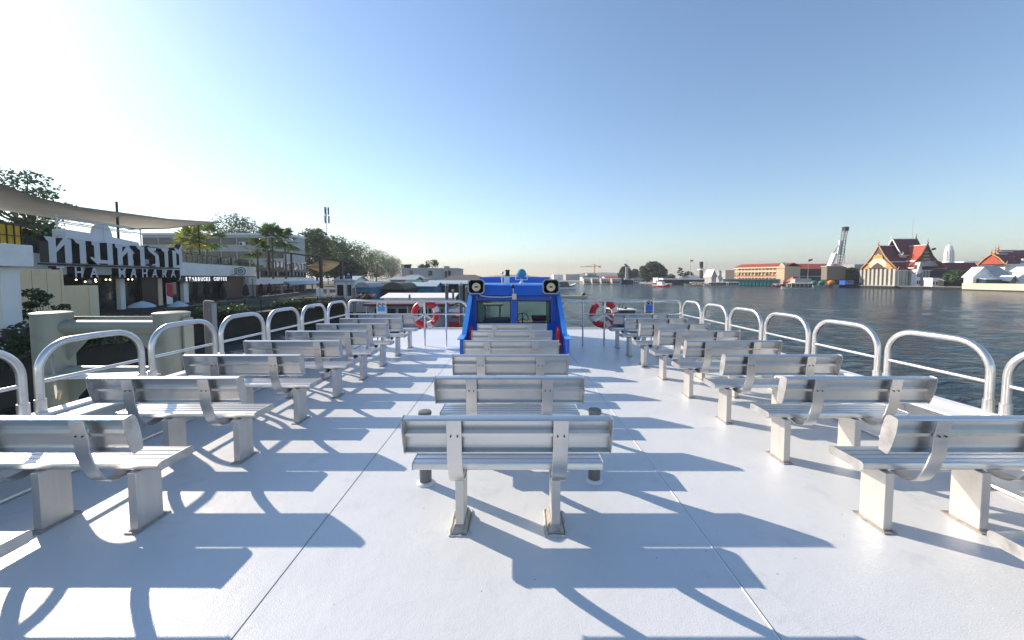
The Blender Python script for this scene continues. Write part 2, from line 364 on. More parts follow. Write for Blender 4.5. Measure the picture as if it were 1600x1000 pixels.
# ---------------------------------------------------------------- benches
def strip(path, th):
    """closed polygon around a path in a plane"""
    L_, R_ = [], []
    n = len(path)
    for i in range(n):
        a = Vector(path[max(i-1,0)]); b = Vector(path[min(i+1,n-1)]); d = (b-a).normalized(); nrm = Vector((-d.y, d.x))
        p = Vector(path[i]); L_.append(tuple(p+nrm*th/2)); R_.append(tuple(p-nrm*th/2))
    return L_ + R_[::-1]
TA = R(10.0); YB, ZB = -.080, .615
def bf(s, t):
    s *= .76
    return (YB - s*math.sin(TA) - t*math.cos(TA), ZB + s*math.cos(TA) - t*math.sin(TA))
HL = .645
def make_bench(legx, shoes):
    root = thing('bench', 'aluminium bench', 'bench', (0,0,0), 0, 'aluminium benches in three columns on the upper deck')
    prof = [(.045,.386),(.03,.398),(.03,.426),(.036,.437),(.048,.4415)]
    for y in (.088,.150,.212): prof += [(y-.010,.4415),(y-.004,.436),(y+.006,.436),(y+.012,.4415)]
    prof += [(.282,.4415),(.296,.437),(.303,.426),(.303,.398),(.290,.386)]
    prof = [(a,b+.0235) for a,b in prof]
    seat = MB().prism(prof, -HL, HL).build('seat', M['alu'], root, smooth=35)
    cap = [(.043,.382),(.026,.396),(.026,.430),(.034,.442),(.048,.446),(.282,.446),(.298,.442),(.307,.430),(.307,.396),(.292,.382)]
    cap = [(a,b+.0235) for a,b in cap]
    for s in (-1,1): MB().prism(cap, s*(HL+.001), s*(HL+.006)).build('end_cap', M['alu_cap'], seat)
    bp = [(0,0),(.05,-.009),(.16,-.013),(.27,-.009),(.305,-.002),(.320,.008),(.326,.024),(.324,.058),(.314,.064),(.308,.060),(.312,.048),(.310,.016),(.298,.004),
          (.176,-.006),(.174,.034),(.146,.034),(.144,-.006),(.016,.004),(.012,.048),(.002,.050)]
    back = MB().prism([bf(s,t) for s,t in bp], -HL-.002, HL+.002).build('backrest', M['alu'], root, smooth=35)
    cp = [(-.004,-.004),(.05,-.014),(.16,-.018),(.27,-.014),(.31,-.006),(.327,.008),(.331,.024),(.328,.062),(.316,.069),(.2,.074),(.10,.068),(.03,.060),(-.004,.050)]
    for s in (-1,1): MB().prism([bf(a,b) for a,b in cp], s*(HL+.004), s*(HL+.010)).build('end_cap', M['alu_cap'], back)
    path = [bf(.304,.044), bf(.15,.044), bf(0,.056), (-.112,.52), (-.084,.45), (-.055,.402), (-.015,.370), (.03,.358), (.075,.360), (.125,.371), (.18,.392), (.215,.4055)]
    for x in (-.335,.335):
        br = MB().prism(strip(path,.011), x-.048, x+.048).build('brace', M['alu'], root, .002, smooth=35)
        p = bf(.161,.0515)
        for dx in (-.02,.022): MB().tube([(x+dx,p[0],p[1]),(x+dx,p[0]-.006,p[1])], .0055, 8).build('bolt', M['bolt'], br)
    for x in legx:
        lg = MB().box(x-.029,x+.029,0.0,.185,.006,.4075).build('leg', M['alu_leg'], root, .004, smooth=40)
        if shoes:
            q = MB(); a, b = (.052,.235), (.036,.205)
            def ring(h, dx, y0, y1): return [(x-dx,y0,h),(x+dx,y0,h),(x+dx,y1,h),(x-dx,y1,h)]
            q.add(ring(.001,.054,-.028,.218)+ring(.010,.052,-.026,.215)+ring(.052,.036,-.004,.198)+ring(.055,.031,.0005,.190),
                  [(0,1,5,4),(1,2,6,5),(2,3,7,6),(3,0,4,7),(4,5,9,8),(5,6,10,9),(6,7,11,10),(7,4,8,11),(8,9,13,12),(9,10,14,13),(10,11,15,14),(11,8,12,15),(3,2,1,0)])
            q.build('base_shoe', M['grime'], lg)
            k = MB(); pp = [(x+.064*math.copysign(min(1,abs(1.4*math.cos(a))),math.cos(a))+rnd.uniform(-.004,.004), .095+.138*math.copysign(min(1,abs(1.4*math.sin(a))),math.sin(a))+rnd.uniform(-.004,.004), .002) for a in [q/30*2*math.pi for q in range(30)]]
            k.tube(pp, [rnd.uniform(.006,.014) for _ in pp], 6, closed=True)
            k.build('sealant_bead', M['sealant'], lg)
        else:
            MB().box(x-.046,x+.046,-.026,.228,.0015,.010).build('base_plate', M['grime'], lg, .002)
            k = MB(); pp = [(x+.033*math.copysign(min(1,abs(1.4*math.cos(a))),math.cos(a)), .0925+.098*math.copysign(min(1,abs(1.4*math.sin(a))),math.sin(a)), .011) for a in [q/28*2*math.pi for q in range(28)]]
            k.tube(pp, [rnd.uniform(.003,.007) for _ in pp], 6, closed=True)
            k.build('weld_bead', M['grime'], lg)
    return root
ORD = ['nearest','second','third','fourth','fifth','sixth','seventh','eighth','ninth']
Y0B, SB = 2.467, .95
def bench_label(col, k, n):
    where = {'left':'left column on the pier side', 'middle':'middle column before the blue wheelhouse', 'right':'right column on the river side'}[col]
    nth = 'nearest the camera' if k == 0 else 'farthest from the camera' if k == n-1 else f'{ORD[k]} from the camera'
    return f'aluminium bench, {nth}, {where}'
for col, cx, rows, legx, shoes in (('middle',-.045,range(0,6),(-.325,.325),True), ('left',-3.062,range(-1,8),(-.16,.49),False), ('right',3.013,range(-1,8),(-.49,.16),False)):
    proto = None; n = len(list(rows))
    for k, i in enumerate(rows):
        if proto is None: o = proto = make_bench(legx, shoes)
        else: o = dup(proto)
        o.location = (cx, Y0B + i*SB, 0); o['label'] = bench_label(col, k, n)

# ---------------------------------------------------------------- tube rails on the bulwarks
def arc(c, r_, a0, a1, n, ax):
    out = []
    for i in range(n+1):
        a = a0 + (a1-a0)*i/n
        out.append((0, c[0]+r_*math.cos(a), c[1]+r_*math.sin(a)))
    return out
def make_hoop():
    root = thing('rail_hoop', 'hoop', 'guard rail', (0,0,0), 0, 'bent tube rail hoops along the bulwarks')
    L_, zt, r_ = .94, 1.125, .27
    pts = [(0,0,.50),(0,0,zt-r_)] + arc((r_,zt-r_), r_, math.pi, math.pi/2, 8, 0)[1:] + [(0,L_/2,zt+.004)] + arc((L_-r_,zt-r_), r_, math.pi/2, 0, 8, 0) + [(0,L_,.50)]
    MB().tube(pts, .0315, 12).build('hoop_tube', M['rail'], root, smooth=50)
    MB().tube([(0,.02,.775),(0,L_-.02,.775)], .0175, 10).build('mid_bar', M['rail'], root, smooth=50)
    for y in (0,L_):
        MB().lathe([(.040,.0),(.040,.115),(.034,.118)], (0,y,.503), 14).build('socket', M['rail'], root, smooth=50)
    return root
hoop = None
HY = [3.37+1.06*k for k in range(-2,6)]
HORD = ['behind the camera','nearest the camera','second from the camera','third from the camera','fourth from the camera','fifth from the camera','sixth from the camera','farthest from the camera']
for sgn, side in ((-1,'left'),(1,'right')):
    for k, y in enumerate(HY):
        if k == 0: continue
        if hoop is None: o = hoop = make_hoop()
        else: o = dup(hoop)
        o.location = (sgn*RX, y, 0)
        o['label'] = f'bent silver tube rail hoop on the {side} bulwark, {HORD[k]}'

# ---------------------------------------------------------------- bow rails with life rings
YR = 9.46
def bow_rail(sgn, side):
    t = thing('bow_rail', f'long silver tube rail closing the deck {side} of the blue wheelhouse', 'guard rail', (0,0,0))
    zt = 1.13; xi = 1.17; r_ = .24
    def P(x,y,z): return (sgn*x, y, z)
    pts = [P(RX,9.72,.50), P(RX,9.74,zt-.2)]
    for i in range(1,7):
        a = i/6*math.pi/2; pts.append(P(RX-.16*(1-math.cos(a)), 9.74-.06*math.sin(a), zt-.2+.2*math.sin(a)))
    pts += [P(RX-.5,YR+.02,zt), P(RX-.9,YR,zt), P(2.5,YR,zt), P(xi+r_,YR,zt)]
    for i in range(1,8):
        a = i/7*math.pi/2; pts.append(P(xi+r_-r_*math.sin(a), YR, zt-r_+r_*math.cos(a)))
    pts.append(P(xi,YR,.02))
    MB().tube(pts, .031, 12).build('top_tube', M['rail'], t, smooth=50)
    MB().tube([P(RX,9.72,.775),P(RX-.8,YR,.80),P(xi,YR,.80)], .017, 8).build('mid_bar', M['rail'], t, smooth=50)
    for x in (2.26,3.45,1.72):
        MB().tube([P(x,YR,.001 if x == 2.26 else .0), P(x,YR,zt)], .024 if x == 2.26 else .02, 10).build('post', M['rail'], t, smooth=50)
    # three-armed bracket that carries the life ring
    c = (sgn*2.26, YR-.04, .80)
    for a in (90,215,325):
        d = Vector((math.cos(R(a)),0,math.sin(R(a))))
        MB().bar(Vector(c), Vector(c)+d*.30, .05, .008, (0,1,0)).build('ring_bracket', M['rail'], t)
    return t
def life_ring(sgn, side, extra):
    t = thing('life_ring', f'red and white life ring on the {side} bow rail {extra}', 'life ring', (sgn*2.26, YR+.085, .80), 0, 'life rings on the bow rails')
    n = 40; Rr, rr = .285, .078
    body = MB(); 
    pts = [(Rr*math.cos(2*math.pi*i/n), 0, Rr*math.sin(2*math.pi*i/n)) for i in range(n)]
    body.tube(pts, rr, 12, closed=True).build('ring_body', M['red'], t, smooth=60)
    for a in (22,112,202,292):
        seg = [(Rr*math.cos(R(a+k)), 0, Rr*math.sin(R(a+k))) for k in range(-12,13,4)]
        MB().tube(seg, rr+.006, 12).build('white_band', M['webbing'], t, smooth=60)
    rp = [((Rr+rr+.012+.02*math.sin(4*2*math.pi*i/48))*math.cos(2*math.pi*i/48), 0, (Rr+rr+.012+.02*math.sin(4*2*math.pi*i/48))*math.sin(2*math.pi*i/48)) for i in range(48)]
    MB().tube(rp, .006, 5, closed=True).build('grab_line', M['rope'], t)
    return t
for sgn, side, ex in ((-1,'left','in front of the moored barge'),(1,'right','in front of the open river')):
    bow_rail(sgn, side); life_ring(sgn, side, ex)

# small notice boards on the rails
def notice(px, y0, y1, Y, w, label, cols):
    a, b = at(px, y1, Y), at(px, y0, Y); h = b.z-a.z
    t = thing('notice_board', label, 'sign', (a.x, Y, a.z))
    MB().box(-w/2,w/2,0,.02,0,h).build('panel', M['white'], t)
    z = 0
    for fr, m_ in cols:
        if m_ is not None: MB().box(-w/2+.008,w/2-.008,-.003,-.001,z*h+.004,(z+fr)*h-.004).build('colour_field', m_, t)
        z += fr
    e = MB()
    for cx in (-.05,.05):
        e.tube([(cx+.032*math.cos(k/10*math.pi*1.5), -.006, h*.84+.035*math.sin(k/10*math.pi*1.5)) for k in range(11)], .011, 5)
    e.build('emblem', M['white'] if cols[-1][1] is not None else M['black'], t)
    MB().box(w/2+.004,w/2+.02,.0,.02,-.05,h+.02).build('frame_bar', M['rail'], t)
notice(596, 474, 492, YR-.06, .20, 'small white notice board with a bright blue band on the left bow rail', [(.28,None),(.42,M['blue2']),(.3,None)])
notice(1014, 469, 489, YR-.06, .20, 'small navy and blue notice board with a white swirl on the right bow rail', [(.14,M['navy']),(.50,M['blue']),(.36,M['navy'])])

# ---------------------------------------------------------------- vent pipes beside the nearest middle bench
for x, y, s in ((-.745,3.08,'left'),(.675,3.12,'right')):
    t = thing('vent_pipe', f'short grey vent pipe on the deck, {s} of the nearest middle bench', 'pipe', (x,y,0), 0, 'grey vent pipes on the deck')
    MB().lathe([(.050,.0),(.050,.585)], (0,0,0), 20).build('pipe', M['pipe_grey'], t, smooth=50)
    MB().lathe([(.054,.586),(.056,.60),(.05,.615),(.03,.618)], (0,0,0), 20).build('cap', M['pipe_grey'], t, smooth=50)
    MB().lathe([(.075,.001),(.070,.012),(.058,.018),(.0505,.022)], (0,0,0), 20, cap=False).build('collar', M['white'], t, smooth=50)
# ================================================================ blue wheelhouse
wh = thing('wheelhouse', 'blue painted wheelhouse with two rear windows at the bow, middle of the deck', 'wheelhouse', (0,9.2,0))
def whb(mb, name, m, parent=None, bev=.004, smooth=None):
    o = mb.build(name, m, parent or wh, bev, smooth=smooth)
    if parent is None: o.location = (0,-9.2,0)
    return o
prof = [(11.5,.003),(11.5,1.30),(11.2,1.50),(9.02,1.50),(9.02,1.30),(7.80,.53),(7.38,.50),(7.36,.003)]
walls = []
for s in (-1,1):
    w_ = whb(MB().prism(prof, s*1.02, s*1.08), 'side_wall', M['blue'])
    walls.append(w_)
    # flat capping along the sloping edge and the step
    cp = MB()
    cp.bar((s*1.05,9.03,1.315),(s*1.05,7.80,.545),.10,.02,(0,0,1)); cp.bar((s*1.06,7.80,.535),(s*1.06,7.34,.512),.13,.02)
    cp.build('capping', M['blue2'], w_, .003)  # the lit sloping edge is painted in a lighter blue
    MB().bar((s*1.095,8.92,1.18),(s*1.095,8.35,.82),.014,.02).build('handrail', M['white'], w_)
rw = MB()
rw.box(-1.018,-.935,9.18,9.24,.003,1.27).box(.885,1.018,9.18,9.24,.003,1.27).box(-.934,.884,9.18,9.24,.003,.60).box(-.085,.055,9.17,9.25,.601,1.16).box(-.934,.884,9.18,9.24,1.161,1.27)
back_ = whb(rw, 'rear_wall', M['blue'])
for a, b in ((-.93,-.09),(.06,.88)):
    f = MB(); t_ = .022
    f.box(a,b,9.190,9.235,.602,.602+t_).box(a,b,9.190,9.235,1.158-t_,1.158).box(a,a+t_,9.190,9.235,.625,1.135).box(b-t_,b,9.190,9.235,.625,1.135)
    w_ = f.build('window', M['black'], back_)
    MB().box(a+t_,b-t_,9.21,9.214,.6245,1.1355).build('pane', M['glass'], w_)
whb(MB().prism([(9.00,1.525),(8.93,1.31),(8.96,1.275),(9.16,1.275),(9.18,1.45),(9.02,1.527)], -1.04, 1.04), 'visor', M['blue'])
rf = whb(MB().prism([(9.0,1.53),(11.45,1.53),(11.5,1.56),(11.45,1.585),(9.02,1.56),(8.99,1.545)], -1.10, 1.10), 'roof', M['blue2'])
MB().prism([(10.75,1.575),(10.75,1.735),(10.79,1.735),(10.83,1.575)], -1.0, 1.0).build('parapet', M['blue'], rf)
fw = MB().box(-1.018,1.018,11.40,11.46,.003,.36).box(-1.018,1.018,11.40,11.46,1.18,1.45).box(-1.018,-.96,11.40,11.46,.361,1.179).box(.96,1.018,11.40,11.46,.361,1.179).box(-.05,.05,11.40,11.46,.361,1.179)
ff = whb(fw, 'front_wall', M['navy'])
for a, b in ((-.96,-.05),(.05,.96)): MB().box(a,b,11.43,11.434,.36,1.18).build('windscreen', M['glass'], ff)
whb(MB().prism([(10.85,.003),(10.85,.36),(11.05,.46),(11.36,.40),(11.38,.003)], -1.0, 1.0), 'console', M['cream2'])
w_ = MB(); w_.tube([(.23+.16*math.cos(i/24*2*math.pi), 10.78, .55+.16*math.sin(i/24*2*math.pi)) for i in range(24)], .012, 6, closed=True)
for a in (90,210,330): w_.bar((.23,10.78,.55),(.23+.155*math.cos(R(a)),10.78,.55+.155*math.sin(R(a))),.02,.01,(0,1,0))
w_.tube([(.23,10.79,.55),(.23,10.9,.38)], .02, 8)
whb(w_, 'steering_wheel', M['black'], smooth=50, bev=0)
whb(MB().box(-.78,-.12,9.62,9.72,.25,.70).box(-.78,-.12,9.725,10.05,.22,.34), 'seat', M['purple'], bev=.03)
whb(MB().box(.48,.80,9.7,10.2,.003,.60), 'locker', M['white'])
whb(MB().box(.46,.86,9.68,10.22,.602,.70), 'locker_cushion', M['redfab'], bev=.02)
cu = MB()
for s in (-1,1):
    n = 14; P = []
    for i in range(n+1):
        P.append((s*(.985-.03*(i%2)), 9.32+i*.028))
    for i in range(n):
        (x0,y0),(x1,y1) = P[i],P[i+1]; cu.quad((x0,y0,.50),(x1,y1,.50),(x1,y1,1.2),(x0,y0,1.2))
    P = [(s*(.92-.018*i), 9.30+.02*(i%2)) for i in range(8)]
    for i in range(7):
        (x0,y0),(x1,y1) = P[i],P[i+1]; cu.quad((x0,y0,.50),(x1,y1,.50),(x1,y1,1.15),(x0,y0,1.15))
o = whb(cu, 'curtain', M['curtain'], bev=0)
# junction box, cable
whb(MB().box(-.06,.045,8.90,8.925,1.20,1.34), 'junction_box', M['cream2'])
pts = [(-.86,8.86,1.36),(-.78,8.88,1.29),(-.6,8.905,1.262),(-.3,8.915,1.255),(-.06,8.915,1.268)]
whb(MB().tube(pts, .012, 6), 'cable', M['white'], smooth=60, bev=0)
whb(MB().tube([(-.02,8.91,1.33),(-.035,8.80,1.50)], .012, 6).tube([(-.035,8.80,1.50),(-.035,8.9,1.53)],.012,6), 'camera_arm', M['white'], smooth=60, bev=0)
cam_ = MB().tube([(-.04,8.70,1.505),(-.04,8.86,1.53)], [.04,.04], 12); whb(cam_, 'camera_body', M['black'], smooth=50, bev=0)

def octo(w, h, c): return [(-w+c,-h),(w-c,-h),(w,-h+c),(w,h-c),(w-c,h),(-w+c,h),(-w,h-c),(-w,-h+c)]
for px, s, sd in ((744,-1,'left'),(861,1,'right')):
    c = at(px, 448, 8.80)
    t = thing('horn_speaker', f'grey box-shaped horn loudspeaker on the {sd} corner of the blue wheelhouse roof', 'loudspeaker', (c.x,8.80,c.z), s*R(-4), 'horn loudspeakers on the wheelhouse')
    o1 = octo(.195,.175,.055); o2 = octo(.085,.08,.02); i1 = octo(.172,.152,.05); i2 = octo(.08,.075,.02)
    vs = [(x,-.02,z) for x,z in o1] + [(x,.34,z) for x,z in o2] + [(x,-.02,z) for x,z in i1] + [(x,.16,z) for x,z in i2]
    fs = []
    for i in range(8):
        j = (i+1)%8
        fs += [(i,j,8+j,8+i),(16+i,24+i,24+j,16+j),(i,16+i,16+j,j)]
    fs += [tuple(range(8,16)),tuple(range(24,32))[::-1]]
    mb = MB(); mb.add(vs, fs[:-1]); mb.mi = 1
    sh = MB(); sh.v = vs; 
    for k, f in enumerate(fs):
        sh.f.append(list(f)); sh.m.append(1 if (k < 24 and k % 3 == 1) or k == 25 else 0)
    sh.build('horn_shell', [M['grey_far'], M['black']], t, fix=False)
    MB().lathe([(.10,0),(.102,.02),(.07,.03),(.045,.035)], (0,0,0), 24).build('driver', M['cream2'], t, smooth=40)
    KIDS[t.name][-1].rotation_euler = (R(90),0,0); KIDS[t.name][-1].location = (0,.075,0)
    MB().box(-.035,.035,.034,.0385,-.018,.018).build('driver_core', M['black'], t)
    MB().tube([(0,.30,-.02),(0,.30,-.24)], .02, 8).build('bracket', M['alu_cap'], t)
    t.rotation_euler = (R(-9),0,s*R(-3))
c = at(815, 428, 9.75)
t = thing('searchlight', 'round searchlight under a light blue cloth cover on the wheelhouse roof', 'searchlight', (c.x,9.75,1.565))
h = c.z-1.565
MB().ball((0,0,h), .125, 16, (.95,.8,1.05)).build('cloth_cover', mat('light_blue_cloth', (.06,.27,.42), .8, 0, .3, 9, .8, 16), t, smooth=60)
MB().lathe([(.07,0),(.07,.02),(.035,.04),(.03,h-.1)], (0,0,0), 14).build('stand', M['white'], t, smooth=40)
MB().tube([(-.15,0,.1),(-.135,0,h),(-.10,0,h+.01)], .01, 6).tube([(.15,0,.1),(.135,0,h),(.10,0,h+.01)], .01, 6).bar((-.15,0,.1),(.15,0,.1),.03,.02).build('yoke', M['white'], t)
c = at(793, 428, 9.7)
t = thing('navigation_lamp', 'dark caged navigation lamp on a white box on the wheelhouse roof', 'lamp', (c.x,9.7,1.565))
h = c.z-1.565
MB().box(-.09,.05,-.06,.06,.0,h-.06).build('base_box', M['white'], t, .006)
MB().lathe([(.062,0),(.062,.03),(.05,.035),(.05,.13),(.066,.135),(.066,.155),(.03,.165)], (0,0,h-.058), 16).build('lantern', M['dark'], t, smooth=35)
MB().lathe([(.054,.04),(.054,.125)], (0,0,h-.058), 16, cap=False).build('lens', M['glass'], t, smooth=60)
MB().tube([(-.14,0,0),(-.15,0,.12),(-.13,0,h+.03)], .012, 6).ball((-.13,0,h+.03), .035, 8).build('floodlight', M['alu_cap'], t)
for s, sd in ((-1,'left'),(1,'right')):
    t = thing('life_jacket', f'red life jacket draped against the {sd} inner wall of the blue wheelhouse', 'life jacket', (s*.93,7.95,0))
    mb = MB()
    for k, (dy, dz) in enumerate(((0,.16),(.14,.22))):
        pr = [(-.05,.02),(.05,.0),(.075,.30),(.055,.48+dz*.3),(-.02,.52+dz*.3),(-.06,.34)]
        mb.prism([(x*.8-.0*k, z) for x,z in pr], dy, dy+.12, 'xz')
    mb.build('jacket_body', M['redfab'], t, .02)
    MB().box(-.065,.065,-.004,.264,.25,.285).build('belt', M['webbing'], t)
    for ob in KIDS[t.name]: ob.scale = (1,1,1.15)
# ================================================================ vegetation, people, boats, houses: builders
def leaves(mb, c, rad, n, size, rg, squash=1.0, shell=.55):
    for _ in range(n):
        while True:
            p = Vector((rg.uniform(-1,1), rg.uniform(-1,1), rg.uniform(-1,1)))
            if shell < p.length < 1: break
            if p.length < 1 and rg.random() < .25: break
        q = Vector(c) + Vector((p.x*rad[0], p.y*rad[1], p.z*rad[2]))
        s = size*rg.uniform(.6,1.35)
        a = Vector((rg.gauss(0,1), rg.gauss(0,1), rg.gauss(0,.6))).normalized(); b = a.cross(Vector((rg.gauss(0,1), rg.gauss(0,1), rg.gauss(0,1)))).normalized()
        m_ = q + a*s*.2 + b*s*.42
        mb.add([q - a*s*.55, q - b*s*.36 + a*s*.05, q + a*s*.55, q + b*s*.36 - a*s*.05], [(0,1,2,3)])

def tree(label, base, h, crown_w, m, seed, blobs=14, n=170, leaf=.35, trunk_h=.35, flat=.8, name='tree', group=None, sparse=False, trunk_r=None):
    """tapered trunk, limbs to each leaf clump, ragged crown"""
    rg = random.Random(seed); t = thing(name, label, 'tree', base, 0, group)
    th = h*trunk_h; cr = MB(); tr = MB(); r0 = trunk_r or h*.022
    lean = Vector((rg.uniform(-.06,.06)*h, rg.uniform(-.06,.06)*h, 0))
    fork = Vector((0,0,th)) + lean*.4
    tr.tube([(0,0,-.3),(0,0,.0),fork*.5+Vector((rg.uniform(-.1,.1),0,0)),fork], [r0*1.5,r0*1.2,r0,r0*.8], 8)
    ch = h - th*.8
    for i in range(blobs):
        a = i*2.399 + rg.uniform(-.4,.4); lv = (i+.5)/blobs
        zz = th*.8 + ch*(.12 + .80*lv); prof_ = math.sin(math.pi*min(1,(.18+.80*lv)))**.7
        rr = crown_w/2*prof_*rg.uniform(.35,.86)
        c = Vector((math.cos(a)*rr, math.sin(a)*rr, zz)) + lean
        br = crown_w*rg.uniform(.13,.21)*(0.75 if sparse else 1)
        leaves(cr, c, (br*1.15, br*1.15, br*flat*(.55 if sparse else 1)), n, leaf, rg)
        mid = fork.lerp(c, .5) + Vector((0,0,-.04*h))
        tr.tube([fork, mid, c], [r0*.55, r0*.32, r0*.10], 5)
    tr.build('trunk', M['bark'], t, smooth=60)
    cr.build('crown', m, t, fix=False)
    return t

def palm(label, base, h, crown, seed, m=None, group=None, n=20):
    rg = random.Random(seed); t = thing('palm_tree', label, 'palm', base, 0, group)
    tr = MB(); tr.tube([(0,0,-.2),(.05,0,h*.3),(.0,.05,h*.7),(0,0,h)], [.17,.14,.13,.15], 8); tr.build('trunk', M['palmtrunk'], t, smooth=60)
    cr = MB()
    for i in range(n):
        az = i*2.399 + rg.uniform(-.3,.3); el = R(rg.uniform(-35,80)); L_ = crown*rg.uniform(.40,.58)
        d = Vector((math.cos(az)*math.cos(el), math.sin(az)*math.cos(el), math.sin(el)))
        c = Vector((0,0,h)) + d*L_
        cr.tube([(0,0,h), c], [.018,.012], 4)
        side = d.cross(Vector((0,0,1))).normalized(); up = side.cross(d)
        fan = crown*rg.uniform(.36,.5)
        for k in range(15):
            fa = R(-115 + k*230/14); dr = (d*math.cos(fa) + side*math.sin(fa)).normalized()
            tip = c + dr*fan*(1-.25*abs(k-7)/7) + Vector((0,0,-.18*fan*rg.uniform(.5,1.5)))
            w_ = (side*math.cos(fa) - d*math.sin(fa))*fan*.075
            midp = c.lerp(tip,.55) + Vector((0,0,.06*fan))
            cr.add([c, midp - w_, tip, midp + w_], [(0,1,2,3)])
    cr.build('crown', m or M['leaf_palm'], t, fix=False)
    return t

def shrub(label, base, sx, sy, h, m, seed, n=700, leaf=.14, name='shrub', cat='plant', rz=0, group=None, flowers=None):
    rg = random.Random(seed); t = thing(name, label, cat, base, rz, group); cr = MB(); st = MB()
    k = max(4, int(sx*sy*1.2)+3)
    for i in range(k):
        c = (rg.uniform(-.5,.5)*sx*.8, rg.uniform(-.5,.5)*sy*.7, h*rg.uniform(.35,.75))
        leaves(cr, c, (max(.18*sx,.3*h), max(.25*sy,.3*h), h*.36), n//k, leaf, rg)
        st.tube([(c[0]*.8,c[1]*.8,0), c], [.02,.008], 4)
    cr.build('foliage', m, t, fix=False); st.build('stem', M['bark'], t)
    if flowers:
        fl = MB()
        for i in range(90):
            leaves(fl, (rg.uniform(-.5,.5)*sx, rg.uniform(-.5,.5)*sy, h*rg.uniform(.75,1.05)), (.05,.05,.05), 3, leaf*.7, rg)
        fl.build('blossom', flowers, t, fix=False)
    return t

def person(label, loc, rz, sit, shirt, group=None, s=1.0):
    """one continuous skinned figure, coloured by region, with a cap of hair"""
    t = thing('person', label, 'person', loc, rz, group)
    hip = .47 if sit else .90
    V_ = []; E_ = []; Rd = []
    def v(p, r_, par=None):
        V_.append(p); Rd.append(r_)
        if par is not None: E_.append((par, len(V_)-1))
        return len(V_)-1
    p0 = v((0,0,hip),.13); p1 = v((0,.01,hip+.22),.125,p0); p2 = v((0,.0,hip+.44),.14,p1); nk = v((0,.01,hip+.58),.055,p2); hd = v((0,.03,hip+.70),.09,nk); v((0,.03,hip+.80),.075,hd)
    for sx in (-1,1):
        sh = v((sx*.18,0,hip+.46),.06,p2)
        el = v((sx*.23,.06 if sit else -.02,hip+.20),.042,sh); wr = v((sx*.17,.28 if sit else .04,hip+.14 if sit else hip-.02),.03,el); v((sx*.15,.36 if sit else .06,hip+.15 if sit else hip-.12),.034,wr)
        if sit:
            kn = v((sx*.12,.43,hip+.02),.065,p0); an = v((sx*.12,.42,.08),.042,kn); v((sx*.12,.56,.04),.04,an)
        else:
            kn = v((sx*.11,.02,.48),.068,p0); an = v((sx*.11,0,.08),.045,kn); v((sx*.12,.15,.04),.042,an)
    me = bpy.data.meshes.new('b'); me.from_pydata(V_, E_, [])
    ob = bpy.data.objects.new('b', me); COL.objects.link(ob)
    md = ob.modifiers.new('s','SKIN'); sv = me.skin_vertices[0].data
    for i, r_ in enumerate(Rd): sv[i].radius = (r_, r_)
    sv[0].use_root = True
    sb = ob.modifiers.new('u','SUBSURF'); sb.levels = 1
    dg = bpy.context.evaluated_depsgraph_get(); dg.update()
    m2 = bpy.data.meshes.new_from_object(ob.evaluated_get(dg)); bpy.data.objects.remove(ob)
    m2.materials.clear()
    for k in (M['skin'], shirt, M['cloth_d']): m2.materials.append(k)
    for f in m2.polygons:
        c = f.center; z = c.z - hip
        f.material_index = 0 if z > .52 or (abs(c.x) > .14 and z < .24 and not (sit and z < .08)) else (1 if z > .06 else 2)
        f.use_smooth = True
    put('body', m2, t)
    MB().ball((0,.015,hip+.765), .10, 10, (.95,1.05,.95)).build('hair', M['hair'], t, smooth=80)
    if s != 1: t.scale = (s,s,s)
    return t

def gable(mb, x0, x1, y0, y1, z_eave, z_ridge, over=.3, th=.15, axis='x'):
    """two roof slabs; ridge runs along x (or y)"""
    if axis == 'x':
        ym = (y0+y1)/2
        for ye in (y0-over, y1+over):
            a = [(x0-over,ye,z_eave),(x1+over,ye,z_eave),(x1+over,ym,z_ridge),(x0-over,ym,z_ridge)]
            mb.add(a + [(p[0],p[1],p[2]-th) for p in a], [(0,1,2,3),(7,6,5,4),(0,4,5,1),(1,5,6,2),(2,6,7,3),(3,7,4,0)])
    else:
        xm = (x0+x1)/2
        for xe in (x0-over, x1+over):
            a = [(xe,y0-over,z_eave),(xe,y1+over,z_eave),(xm,y1+over,z_ridge),(xm,y0-over,z_ridge)]
            mb.add(a + [(p[0],p[1],p[2]-th) for p in a], [(0,1,2,3),(7,6,5,4),(0,4,5,1),(1,5,6,2),(2,6,7,3),(3,7,4,0)])
    return mb

